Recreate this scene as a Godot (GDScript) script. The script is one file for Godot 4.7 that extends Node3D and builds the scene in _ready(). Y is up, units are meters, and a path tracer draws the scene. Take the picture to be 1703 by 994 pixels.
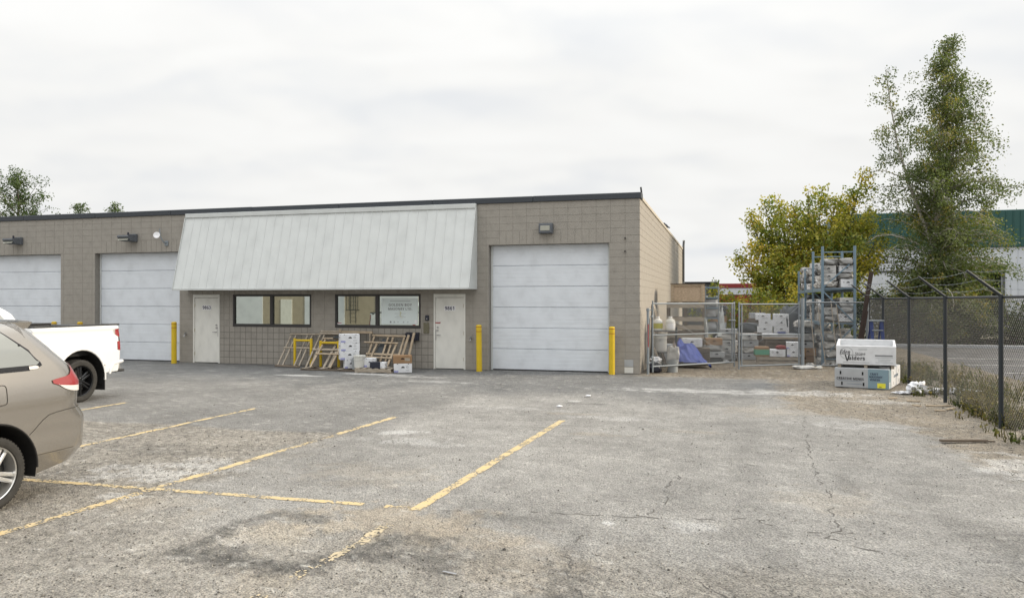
extends Node3D

const ZF := -20.83          # plane of the building's front wall
const XC := -2.23           # plane of its side wall
const ZB := -43.0           # its far end
const XL := -34.0
const TOP := 4.80

var M := {}
var used := {}
var shared := {}
var rng := RandomNumberGenerator.new()
var nz := FastNoiseLite.new()
var nf := FastNoiseLite.new()

class MB:
	var v := PackedVector3Array()
	var n := PackedVector3Array()
	var u := PackedVector2Array()
	var c := PackedColorArray()
	var col := Color(1, 1, 1)
	var has_c := false
	var has_u := false
	func tri(a: Vector3, b: Vector3, d: Vector3, na: Vector3, nb: Vector3, nd: Vector3) -> void:
		v.append(a); v.append(d); v.append(b)
		n.append(na); n.append(nd); n.append(nb)
		if has_c:
			c.append(col); c.append(col); c.append(col)
	func flat(a: Vector3, b: Vector3, d: Vector3) -> void:
		var k := (b - a).cross(d - a).normalized()
		tri(a, b, d, k, k, k)
	func quad(a: Vector3, b: Vector3, d: Vector3, e: Vector3) -> void:
		var k := (d - a).cross(e - b).normalized()
		tri(a, b, d, k, k, k)
		tri(a, d, e, k, k, k)
	func uvquad(a: Vector3, b: Vector3, d: Vector3, e: Vector3, r := Rect2(0, 0, 1, 1)) -> void:
		quad(a, b, d, e)
		var p := r.position
		var q := r.end
		u.append(Vector2(p.x, q.y)); u.append(Vector2(q.x, p.y)); u.append(Vector2(q.x, q.y))
		u.append(Vector2(p.x, q.y)); u.append(Vector2(p.x, p.y)); u.append(Vector2(q.x, p.y))
		has_u = true
	func hull(p: Array, mid: Vector3) -> void:
		var k: Vector3 = (p[1] - p[0]).cross(p[2] - p[0]).normalized()
		var rev: bool = k.dot(p[0] + p[2] - mid * 2.0) < 0.0
		if rev:
			k = -k
		for i in range(1, p.size() - 1):
			if rev:
				tri(p[0], p[i + 1], p[i], k, k, k)
			else:
				tri(p[0], p[i], p[i + 1], k, k, k)
	func box(t: Transform3D, s: Vector3, b := 0.0) -> void:
		var h := s * 0.5
		var mid := t.origin
		for a in 3:
			var p := (a + 1) % 3
			var q := (a + 2) % 3
			for sg in [-1.0, 1.0]:
				var pts := []
				for k in [[-1, -1], [1, -1], [1, 1], [-1, 1]]:
					var w := Vector3.ZERO
					w[a] = h[a] * sg
					w[p] = (h[p] - b) * k[0]
					w[q] = (h[q] - b) * k[1]
					pts.append(t * w)
				hull(pts, mid)
				if b > 0.0:
					for sq in [-1.0, 1.0]:
						var e := []
						for k in [[0, -1], [0, 1], [1, 1], [1, -1]]:
							var w := Vector3.ZERO
							w[a] = (h[a] if k[0] == 0 else h[a] - b) * sg
							w[p] = (h[p] - b if k[0] == 0 else h[p]) * sq
							w[q] = (h[q] - b) * k[1]
							e.append(t * w)
						hull(e, mid)
		if b > 0.0:
			for sx in [-1.0, 1.0]:
				for sy in [-1.0, 1.0]:
					for sz in [-1.0, 1.0]:
						hull([t * Vector3(h.x * sx, (h.y - b) * sy, (h.z - b) * sz), t * Vector3((h.x - b) * sx, h.y * sy, (h.z - b) * sz), t * Vector3((h.x - b) * sx, (h.y - b) * sy, h.z * sz)], mid)
	func bx(lo: Vector3, hi: Vector3, b := 0.0) -> void:
		box(Transform3D(Basis.IDENTITY, (lo + hi) * 0.5), hi - lo, b)
	func tube(p: Array, r, sides := 8, caps := true) -> void:
		var rings := []
		var nor := []
		var side := Vector3.ZERO
		for i in p.size():
			var d: Vector3 = (p[mini(i + 1, p.size() - 1)] - p[maxi(i - 1, 0)]).normalized()
			if i == 0:
				side = d.cross(Vector3.UP if absf(d.y) < 0.9 else Vector3.RIGHT).normalized()
			else:
				side = (side - d * side.dot(d)).normalized()
			var up := d.cross(side)
			var rad: float = r[i] if r is Array else r
			var ring := PackedVector3Array()
			var ns := PackedVector3Array()
			for k in sides:
				var a := TAU * k / sides
				var o := side * cos(a) + up * sin(a)
				ring.append(p[i] + o * rad)
				ns.append(o)
			rings.append(ring)
			nor.append(ns)
		for i in p.size() - 1:
			for k in sides:
				var j := (k + 1) % sides
				tri(rings[i][k], rings[i][j], rings[i + 1][j], nor[i][k], nor[i][j], nor[i + 1][j])
				tri(rings[i][k], rings[i + 1][j], rings[i + 1][k], nor[i][k], nor[i + 1][j], nor[i + 1][k])
		if caps:
			for e in [0, p.size() - 1]:
				var nn: Vector3 = (p[1] - p[0]).normalized() * -1.0 if e == 0 else (p[-1] - p[-2]).normalized()
				for k in range(1, sides - 1):
					if e == 0:
						tri(rings[e][0], rings[e][k + 1], rings[e][k], nn, nn, nn)
					else:
						tri(rings[e][0], rings[e][k], rings[e][k + 1], nn, nn, nn)
	func wire(a: Vector3, b: Vector3, r: float) -> void:
		var d := (b - a).normalized()
		var s := d.cross(Vector3(0.31, 0.2, 0.93)).normalized()
		var t := d.cross(s)
		var o := [s, s * -0.5 + t * 0.866, s * -0.5 - t * 0.866]
		for k in 3:
			var x: Vector3 = o[k]
			var y: Vector3 = o[(k + 1) % 3]
			tri(a + x * r, a + y * r, b + y * r, x, y, y)
			tri(a + x * r, b + y * r, b + x * r, x, y, x)
	func lathe(prof: Array, t: Transform3D, sides := 20) -> void:
		for i in prof.size() - 1:
			var p: Vector2 = prof[i]
			var q: Vector2 = prof[i + 1]
			var e := q - p
			if e.length() < 1e-6:
				continue
			var nn := Vector2(e.y, -e.x).normalized()
			for k in sides:
				var a := TAU * k / sides
				var b := TAU * (k + 1) / sides
				var ca := Vector3(cos(a), 0, -sin(a))
				var cb := Vector3(cos(b), 0, -sin(b))
				var na := (t.basis * (ca * nn.x + Vector3(0, nn.y, 0))).normalized()
				var nb := (t.basis * (cb * nn.x + Vector3(0, nn.y, 0))).normalized()
				var p0 := t * (ca * p.x + Vector3(0, p.y, 0))
				var p1 := t * (cb * p.x + Vector3(0, p.y, 0))
				var q0 := t * (ca * q.x + Vector3(0, q.y, 0))
				var q1 := t * (cb * q.x + Vector3(0, q.y, 0))
				if p.x > 1e-5:
					tri(p0, p1, q1, na, nb, nb)
				if q.x > 1e-5:
					tri(p0, q1, q0, na, nb, na)
	func surf(rows: Array, flip := false, cols: Array = [], uvs: Array = []) -> void:
		var h := rows.size()
		var w: int = rows[0].size()
		var ns := []
		for i in h:
			var line := PackedVector3Array()
			for j in w:
				var du: Vector3 = rows[i][mini(j + 1, w - 1)] - rows[i][maxi(j - 1, 0)]
				var dv: Vector3 = rows[mini(i + 1, h - 1)][j] - rows[maxi(i - 1, 0)][j]
				var k := du.cross(dv).normalized()
				line.append(-k if flip else k)
			ns.append(line)
		for i in h - 1:
			for j in w - 1:
				var q := [[i, j], [i, j + 1], [i + 1, j + 1], [i, j], [i + 1, j + 1], [i + 1, j]]
				var order := [0, 2, 1, 3, 5, 4] if not flip else [0, 1, 2, 3, 4, 5]
				for o in order:
					var e: Array = q[o]
					v.append(rows[e[0]][e[1]])
					n.append(ns[e[0]][e[1]])
					if has_c:
						c.append(cols[e[0]][e[1]] if cols else col)
					if uvs:
						u.append(uvs[e[0]][e[1]])
						has_u = true
	func mesh(m: Material) -> ArrayMesh:
		var arr := []
		arr.resize(Mesh.ARRAY_MAX)
		arr[Mesh.ARRAY_VERTEX] = v
		arr[Mesh.ARRAY_NORMAL] = n
		if has_u:
			arr[Mesh.ARRAY_TEX_UV] = u
		if has_c:
			arr[Mesh.ARRAY_COLOR] = c
		var a := ArrayMesh.new()
		a.add_surface_from_arrays(Mesh.PRIMITIVE_TRIANGLES, arr)
		a.surface_set_material(0, m)
		return a

# ------------------------------------------------------------------ scene tree helpers
func numbered(called: String) -> String:
	var k: int = used.get(called, 0)
	used[called] = k + 1
	return called if k == 0 else "%s_%03d" % [called, k]

func thing(called: String, label: String, category: String, at := Vector3.ZERO, turn := 0.0, group := "") -> Node3D:
	var o := Node3D.new()
	o.name = numbered(called)
	o.position = at
	o.rotation.y = turn
	add_child(o)
	tag(o, label, category, group)
	return o

func tag(o: Node, label: String, category: String, group := "") -> void:
	o.set_meta("label", label)
	o.set_meta("category", category)
	if group:
		o.set_meta("group", group)

func put(parent: Node, called: String, mesh: Mesh, t := Transform3D.IDENTITY) -> MeshInstance3D:
	var o := MeshInstance3D.new()
	o.name = numbered(called) if parent == self else called
	o.mesh = mesh
	o.transform = t
	parent.add_child(o, true)
	return o

func structure(called: String, mesh: Mesh) -> MeshInstance3D:
	var o := put(self, called, mesh)
	o.set_meta("kind", "structure")
	return o

func cube(m: String, s: Vector3, b := 0.004) -> Mesh:        # a chamfered box, shared between alike pieces
	var key := "%s %.3f %.3f %.3f %.3f" % [m, s.x, s.y, s.z, b]
	if not shared.has(key):
		var k := MB.new()
		k.box(Transform3D.IDENTITY, s, minf(b, minf(s.x, minf(s.y, s.z)) * 0.45))
		shared[key] = k.mesh(M[m])
	return shared[key]

func block(parent: Node, called: String, m: String, at: Vector3, s: Vector3, b := 0.004, turn := 0.0) -> MeshInstance3D:
	return put(parent, called, cube(m, s, b), Transform3D(Basis(Vector3.UP, turn), at))

func plank(parent: Node, called: String, m: String, a: Vector3, b: Vector3, w: float, th: float, face := Vector3.UP) -> MeshInstance3D:
	var x := (b - a).normalized()                            # a board from a to b, its broad side facing `face`
	var y := (face - x * face.dot(x)).normalized()
	var s := Vector3(snappedf((b - a).length(), 0.01), th, w)
	return put(parent, called, cube(m, s, 0.003), Transform3D(Basis(x, y, x.cross(y)), (a + b) * 0.5))

func text(parent: Node, called: String, s: String, m: String, at: Transform3D, height: float, bold := true, serif := false, depth := 0.002, squeeze := 1.0) -> MeshInstance3D:
	var f := SystemFont.new()
	f.font_names = PackedStringArray(["Droid Serif" if serif else "Droid Sans"])
	f.font_weight = 700 if bold else 400
	var t := TextMesh.new()
	t.text = s
	t.font = f
	t.font_size = 48
	t.pixel_size = height / 48.0 * 1.38
	t.depth = depth
	t.curve_step = 4.0
	t.material = M[m]
	return put(parent, called, t, at * Transform3D(Basis.from_scale(Vector3(squeeze, 1, 1)), Vector3.ZERO))

# ------------------------------------------------------------------ materials
func lin(r: float, g: float, b: float) -> Color:
	return Color(r, g, b).linear_to_srgb()

func noise(s: int, f: float, oct := 4, kind := FastNoiseLite.TYPE_SIMPLEX_SMOOTH) -> FastNoiseLite:
	var k := FastNoiseLite.new()
	k.seed = s
	k.frequency = f
	k.noise_type = kind
	k.fractal_octaves = oct
	return k

func ramp_tex(k: FastNoiseLite, size: int, stops: Array) -> ImageTexture:      # stops: [position, grey or colour]
	var im := k.get_seamless_image(size, size)
	im.convert(Image.FORMAT_L8)
	var src := im.get_data()
	var g := Gradient.new()
	g.offsets = PackedFloat32Array(stops.map(func(x): return x[0]))
	g.colors = PackedColorArray(stops.map(func(x): return x[1] if x[1] is Color else Color(x[1], x[1], x[1])))
	var lut := PackedByteArray()
	for i in 256:
		var q := g.sample(i / 255.0)
		lut.append(q.r8); lut.append(q.g8); lut.append(q.b8)
	var out := PackedByteArray()
	out.resize(src.size() * 3)
	for i in src.size():
		var a := src[i] * 3
		var b := i * 3
		out[b] = lut[a]
		out[b + 1] = lut[a + 1]
		out[b + 2] = lut[a + 2]
	var res := Image.create_from_data(size, size, false, Image.FORMAT_RGB8, out)
	return ImageTexture.create_from_image(res)

func bump_tex(k: FastNoiseLite, size: int, strength: float) -> ImageTexture:
	var im := k.get_seamless_image(size, size)
	im.convert(Image.FORMAT_RGBA8)
	im.bump_map_to_normal_map(strength)
	return ImageTexture.create_from_image(im)

func mat(called: String, c: Color, rough := 0.8, metal := 0.0) -> StandardMaterial3D:
	var m := StandardMaterial3D.new()
	m.resource_name = called
	m.albedo_color = c
	m.roughness = rough
	m.metallic = metal
	M[called] = m
	return m

func grain(m: StandardMaterial3D, t: Texture2D, scale: Vector3, bump: Texture2D = null, amount := 0.5, world := false) -> StandardMaterial3D:
	m.albedo_texture = t
	m.uv1_triplanar = true
	m.uv1_world_triplanar = world
	m.uv1_scale = scale
	if bump:
		m.normal_enabled = true
		m.normal_texture = bump
		m.normal_scale = amount
	return m

func materials() -> void:
	var mottled := ramp_tex(noise(11, 0.012, 5), 256, [[0.0, 0.93], [0.45, 0.975], [1.0, 1.0]])
	var dirty := ramp_tex(noise(12, 0.010, 5), 256, [[0.0, 0.62], [0.35, 0.88], [0.6, 1.0], [1.0, 1.0]])
	var fine := bump_tex(noise(13, 0.11, 3), 256, 5.0)
	var soft := bump_tex(noise(14, 0.02, 3), 256, 6.0)
	var wood := ramp_tex(noise(15, 0.03, 5), 256, [[0.0, Color(0.55, 0.5, 0.46)], [0.4, Color(0.85, 0.82, 0.78)], [1.0, Color(1, 1, 1)]])
	for i in 4:
		var k: float = [1.0, 0.975, 1.02, 0.95][i]
		grain(mat("paint%d" % i, lin(0.328 * k, 0.306 * k, 0.272 * k), 0.82), mottled, Vector3.ONE * 0.9, fine, 0.35, true)
	grain(mat("joint", lin(0.28, 0.262, 0.234), 0.95), mottled, Vector3.ONE * 1.3, fine, 0.4, true)
	grain(mat("grout", lin(0.15, 0.14, 0.125), 0.95), mottled, Vector3.ONE * 1.3, fine, 0.4, true)
	mat("flashing", lin(0.035, 0.042, 0.052), 0.55)
	mat("side_trim", lin(0.48, 0.44, 0.37), 0.6)
	grain(mat("white_steel", lin(0.61, 0.635, 0.63), 0.5), mottled, Vector3(0.4, 0.4, 0.4), soft, 0.03, true)
	grain(mat("overhead", lin(0.71, 0.75, 0.80), 0.5), mottled, Vector3(0.5, 0.5, 0.5), soft, 0.05, true)
	grain(mat("door_white", lin(0.74, 0.735, 0.69), 0.5), mottled, Vector3(0.9, 0.5, 0.9), soft, 0.04, true)
	mat("rubber", lin(0.025, 0.025, 0.026), 0.85)
	mat("bronze", lin(0.032, 0.03, 0.03), 0.45)
	mat("steel", lin(0.42, 0.42, 0.43), 0.35, 0.9)
	mat("brass", lin(0.35, 0.30, 0.18), 0.4, 0.8)
	grain(mat("galv", lin(0.25, 0.28, 0.305), 0.55, 0.25), mottled, Vector3.ONE * 3.0)
	mat("galv_wire", lin(0.20, 0.215, 0.23), 0.5, 0.2)
	mat("lamp_body", lin(0.10, 0.11, 0.125), 0.55)
	mat("lens", lin(0.36, 0.36, 0.31), 0.15)
	grain(mat("yellow", lin(0.66, 0.46, 0.015), 0.5), mottled, Vector3.ONE * 1.7, soft, 0.05)
	mat("red_tape", lin(0.32, 0.06, 0.01), 0.5)
	mat("navy", lin(0.008, 0.012, 0.05), 0.5)
	mat("black_print", lin(0.02, 0.02, 0.025), 0.7)
	mat("grey_print", lin(0.22, 0.23, 0.24), 0.7)
	mat("soft_print", lin(0.40, 0.43, 0.44), 0.7)
	mat("gold_print", lin(0.62, 0.60, 0.36), 0.6)
	mat("violet_print", lin(0.30, 0.31, 0.55), 0.7)
	mat("slate_print", lin(0.16, 0.21, 0.26), 0.7)
	mat("sign_sheet", lin(0.68, 0.76, 0.76), 0.25)
	mat("plaque", lin(0.80, 0.80, 0.82), 0.4)
	mat("olive", lin(0.14, 0.13, 0.085), 0.6)
	mat("black_box", lin(0.018, 0.02, 0.035), 0.45)
	grain(mat("wood_new", lin(0.56, 0.48, 0.375), 0.85), wood, Vector3(0.6, 9, 9), fine, 0.2)
	grain(mat("wood_grey", lin(0.47, 0.435, 0.38), 0.9), wood, Vector3(0.6, 9, 9), fine, 0.25)
	grain(mat("wood_old", lin(0.19, 0.162, 0.135), 0.92), wood, Vector3(0.6, 9, 9), fine, 0.3)
	grain(mat("wood_dark", lin(0.05, 0.035, 0.03), 0.9), wood, Vector3(0.6, 9, 9), fine, 0.3)
	grain(mat("osb", lin(0.56, 0.44, 0.32), 0.85), ramp_tex(noise(16, 0.05, 3, FastNoiseLite.TYPE_CELLULAR), 256, [[0.0, 0.7], [0.5, 0.95], [1.0, 1.0]]), Vector3(1.2, 4, 4), fine, 0.3)
	grain(mat("card_white", lin(0.72, 0.735, 0.76), 0.8), mottled, Vector3.ONE * 1.5, soft, 0.08)
	grain(mat("card_dusty", lin(0.50, 0.50, 0.49), 0.9), dirty, Vector3.ONE * 1.2, soft, 0.2)
	grain(mat("card_grey", lin(0.40, 0.415, 0.43), 0.85), mottled, Vector3.ONE * 1.0, soft, 0.15)
	grain(mat("card_brown", lin(0.30, 0.185, 0.10), 0.88), mottled, Vector3.ONE * 1.5, soft, 0.08)
	mat("card_blue", lin(0.20, 0.29, 0.34), 0.75)
	mat("label_yellow", lin(0.75, 0.70, 0.05), 0.6)
	mat("hole_shade", lin(0.012, 0.012, 0.012), 0.95)  # near-black that paints the shade inside openings that are not cut
	mat("pail", lin(0.62, 0.62, 0.58), 0.4)
	mat("pail_grey", lin(0.30, 0.32, 0.33), 0.5)
	mat("plaster", lin(0.66, 0.655, 0.62), 0.9)
	mat("lime", lin(0.42, 0.40, 0.05), 0.45)
	mat("tarp_blue", lin(0.022, 0.05, 0.27), 0.45)
	mat("tarp_dark", lin(0.06, 0.068, 0.075), 0.7)
	mat("green_card", lin(0.10, 0.30, 0.20), 0.8)
	mat("red_paint", lin(0.30, 0.03, 0.025), 0.55)
	mat("ladder_blue", lin(0.018, 0.035, 0.13), 0.45)
	mat("rack_blue", lin(0.14, 0.21, 0.27), 0.5)
	var film := mat("film", Color(0.86, 0.88, 0.88, 0.55), 0.25)
	film.transparency = BaseMaterial3D.TRANSPARENCY_ALPHA
	var cloth := grain(mat("bag", lin(0.52, 0.51, 0.485), 0.9), dirty, Vector3.ONE * 1.4, soft, 0.5)
	cloth.rim_enabled = false
	grain(mat("bag_grey", lin(0.30, 0.30, 0.295), 0.9), dirty, Vector3.ONE * 1.4, soft, 0.5)
	mat("fence_black", lin(0.018, 0.024, 0.03), 0.5)
	mat("rag", lin(0.78, 0.79, 0.82), 0.85)
	var pane := mat("mirror_pane", Color(0.70, 0.73, 0.71, 0.62), 0.015, 1.0)
	pane.transparency = BaseMaterial3D.TRANSPARENCY_ALPHA
	grain(mat("far_white", lin(0.66, 0.69, 0.74), 0.6), mottled, Vector3.ONE * 0.3)
	mat("far_green", lin(0.02, 0.085, 0.075), 0.5)
	mat("far_dark", lin(0.012, 0.014, 0.018), 0.8)
	mat("far_grey", lin(0.10, 0.105, 0.11), 0.8)
	mat("far_red", lin(0.24, 0.03, 0.03), 0.7)
	grain(mat("beige", lin(0.40, 0.35, 0.27), 0.9), mottled, Vector3.ONE * 0.5, fine, 0.3, true)
	grain(mat("roofing", lin(0.09, 0.09, 0.09), 0.95), mottled, Vector3.ONE * 0.5)

# ------------------------------------------------------------------ camera, sky, sun
func light_and_camera() -> void:
	var cam := Camera3D.new()
	cam.name = "camera"
	cam.position = Vector3(0, 2.0, 0)
	cam.rotation_degrees = Vector3(0.136, 15.7, 0)
	cam.keep_aspect = Camera3D.KEEP_HEIGHT
	cam.fov = 43.05
	cam.near = 0.05
	cam.far = 900.0
	add_child(cam)
	var env := Environment.new()
	env.background_mode = Environment.BG_SKY
	env.tonemap_mode = Environment.TONE_MAPPER_LINEAR
	env.tonemap_exposure = 1.74
	env.background_energy_multiplier = 1.0
	env.sdfgi_enabled = true
	env.ssao_enabled = true
	env.ssil_enabled = true
	var sky := Sky.new()
	var pan := PanoramaSkyMaterial.new()
	pan.panorama = cloud_sky()
	sky.sky_material = pan
	env.sky = sky
	var we := WorldEnvironment.new()
	we.name = "world_environment"
	we.environment = env
	add_child(we)
	var sun := DirectionalLight3D.new()
	sun.name = "sun"
	sun.light_energy = 0.75
	sun.light_angular_distance = 14.0
	sun.light_color = Color(1.0, 0.93, 0.82)
	sun.shadow_enabled = true
	sun.look_at_from_position(Vector3.ZERO, -Vector3(0.90, 0.40, -0.30), Vector3.UP)
	add_child(sun)

func cloud_sky() -> ImageTexture:
	# high thin overcast: soft streaks of cloud, a little brighter overhead than at the horizon
	var w := 1024
	var h := 512
	var a := noise(31, 1.1, 5)
	var b := noise(32, 0.5, 3)
	var data := PackedFloat32Array()
	data.resize(w * h * 3)
	for j in h:
		var el := PI * (0.5 - (j + 0.5) / h)
		var y := maxf(sin(el), 0.0)
		var base := 0.515 * (1.0 + 2.4 * y * y * y)
		for i in w:
			var k := (j * w + i) * 3
			if el < -0.03:
				data[k] = 0.30; data[k + 1] = 0.29; data[k + 2] = 0.27
				continue
			var az := TAU * (i + 0.5) / w
			# clouds lie on a flat layer: look it up where the ray meets the layer
			var s := 1.0 / (y + 0.16)
			var px := cos(el) * sin(az) * s
			var pz := cos(el) * cos(az) * s
			var t := a.get_noise_3d(px * 0.55 + pz * 0.25, 3.0, pz * 1.5 - px * 0.35)
			var q := b.get_noise_3d(px * 0.8, 9.0, pz * 0.9)
			var wx := px + 0.5 * q + 0.35 * t
			var wisp := a.get_noise_3d(wx * 1.7 + pz * 0.6, 21.0, pz * 3.4 - px * 1.2 + t)
			var thin := clampf(0.10 + 0.42 * t + 0.5 * q + 0.30 * wisp, -0.35, 0.65)
			var l := base * (1.015 - 0.11 * maxf(thin, 0.0) - 0.035 * t - 0.035 * wisp)
			var blue := clampf(thin - 0.12, 0.0, 0.5) * 0.14
			data[k] = l * (1.0 - blue)
			data[k + 1] = l * (1.0 - blue * 0.55)
			data[k + 2] = l * (0.985 + blue * 0.25)
	var im := Image.create_from_data(w, h, false, Image.FORMAT_RGBF, data.to_byte_array())
	return ImageTexture.create_from_image(im)

# ------------------------------------------------------------------ ground
func blot(x: float, z: float, cx: float, cz: float, rx: float, rz: float, rough: float) -> float:
	var d := sqrt(pow((x - cx) / rx, 2.0) + pow((z - cz) / rz, 2.0))
	d += rough * (nz.get_noise_2d(x * 1.9 + cx * 3.0, z * 1.9) + 0.5 * nz.get_noise_2d(x * 7.0, z * 7.0 + cz))
	return 1.0 - smoothstep(0.55, 1.15, d)

# [x, z, radius x, radius z, strength, roughness of its outline]
const WHITE := [[-10.96, -18.03, 0.75, 0.16, 0.95, 0.5], [-9.2, -18.9, 1.3, 0.22, 0.8, 0.6], [-8.0, -18.55, 0.9, 0.2, 0.55, 0.7], [-7.0, -17.5, 1.0, 0.25, 0.3, 0.8], [-0.4, -17.3, 1.9, 0.42, 0.5, 0.9], [1.7, -17.55, 1.4, 0.5, 0.5, 0.9], [-6.5, -7.35, 0.75, 0.5, 0.45, 1.2], [-6.1, -7.9, 0.5, 0.35, 0.4, 1.1], [-6.0, -6.4, 0.2, 0.15, 0.4, 0.8], [-4.78, -10.67, 0.5, 0.2, 0.5, 0.9], [-4.2, -10.0, 0.8, 0.25, 0.35, 1.0], [-1.02, -6.83, 0.06, 0.07, 0.9, 0.2], [-0.25, -6.92, 0.2, 0.3, 0.42, 0.7], [3.5, -10.3, 0.6, 0.9, 0.55, 0.8], [2.1, -13.2, 0.9, 0.3, 0.3, 1.0], [-2.9, -14.9, 0.14, 0.12, 0.7, 0.4], [-1.8, -12.9, 0.9, 0.2, 0.22, 1.0], [-3.6, -13.6, 1.0, 0.2, 0.2, 1.0], [3.0, -16.4, 0.8, 0.35, 0.35, 0.9]]
const SAND := [[-2.95, -6.35, 0.85, 0.55, 0.75, 0.8], [-2.3, -6.1, 0.6, 0.35, 0.6, 0.8], [-3.75, -5.9, 0.4, 0.2, 0.55, 0.8], [-2.6, -13.2, 0.7, 0.12, 0.4, 0.8], [-4.0, -8.0, 0.9, 0.5, 0.25, 1.0], [-1.5, -5.6, 0.5, 0.6, 0.35, 0.9], [-1.8, -11.3, 0.5, 0.16, 0.35, 0.8], [-0.4, -11.9, 0.5, 0.14, 0.3, 0.8], [-5.4, -6.2, 0.6, 0.3, 0.3, 0.9], [1.0, -8.2, 0.5, 0.5, 0.25, 1.0], [0.7, -14.5, 0.9, 0.6, 0.3, 1.0], [-3.1, -4.6, 0.4, 0.5, 0.35, 0.8]]
const DARK := [[-3.9, -5.25, 0.35, 0.16, 0.5, 0.9], [-3.4, -5.08, 0.5, 0.12, 0.5, 0.9], [-2.35, -5.45, 0.5, 0.22, 0.5, 1.0], [-2.6, -14.58, 0.5, 0.12, 0.45, 0.5], [-1.18, -6.2, 0.10, 0.4, 0.35, 0.9], [-1.1, -5.35, 0.16, 0.45, 0.32, 0.9], [-0.6, -5.0, 0.5, 0.1, 0.5, 0.9], [-1.7, -6.75, 0.6, 0.12, 0.35, 0.9], [1.3, -8.9, 0.16, 0.5, 0.3, 0.9], [-7.4, -8.6, 0.9, 0.35, 0.3, 1.0], [2.3, -7.3, 0.5, 0.16, 0.35, 1.0], [0.2, -4.9, 0.8, 0.3, 0.3, 1.0], [2.2, -11.0, 0.7, 0.6, 0.22, 1.0]]

const PATCH_A := [[-4.17, -5.11], [-4.22, -5.52], [-4.22, -5.93], [-4.01, -6.29], [-3.59, -6.22]]
const PATCH_B := [[-4.17, -5.11], [-3.76, -5.08], [-3.39, -5.02], [-3.05, -5.03], [-2.97, -5.32]]
const PATCH_C := [[-2.81, -5.52], [-2.71, -5.75], [-2.53, -5.95], [-2.35, -5.92]]

func edge_dist(path: Array, x: float, z: float) -> float:
	var best := 9.0
	var p := Vector2(x, z)
	for i in path.size() - 1:
		var q := Geometry2D.get_closest_point_to_segment(p, Vector2(path[i][0], path[i][1]), Vector2(path[i + 1][0], path[i + 1][1]))
		best = minf(best, p.distance_to(q))
	return best

func dirtness(x: float, z: float) -> float:
	# bare gravelly soil: the yard, and the strip along the fence
	var e := 0.35 * nz.get_noise_2d(x * 1.1, z * 1.1) + 0.25 * nz.get_noise_2d(x * 4.0, z * 4.0 + 40.0)
	var yard := smoothstep(-20.0, -20.7, z + e * 0.8) * smoothstep(-2.6, -2.0, x)
	var edge: float = 2.9 + 0.5 * smoothstep(-12.0, -9.0, z) - 1.7 * smoothstep(-13.2, -15.0, z) + 1.2 * smoothstep(-9.5, -6.0, z)
	var strip := smoothstep(edge - 0.25, edge + 0.25, x + e)
	return clampf(maxf(yard, strip * smoothstep(-21.5, -20.0, z) + strip * float(z < -20.5)), 0.0, 1.0)

func coarse(x: float, z: float) -> float:
	# old asphalt with its stones showing, in front of the newer strip
	var e := 0.5 * nz.get_noise_2d(x * 0.9, z * 0.9 + 70.0)
	var a := smoothstep(-10.35, -10.2, z + 0.14 * e + 0.05 * sin(x * 2.0)) * smoothstep(-5.2, -6.0, x + e) * smoothstep(-3.5, -5.5, z)
	var b := smoothstep(-6.4, -5.4, z + e)
	return clampf(maxf(a, b * 0.7), 0.0, 1.0)

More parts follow.
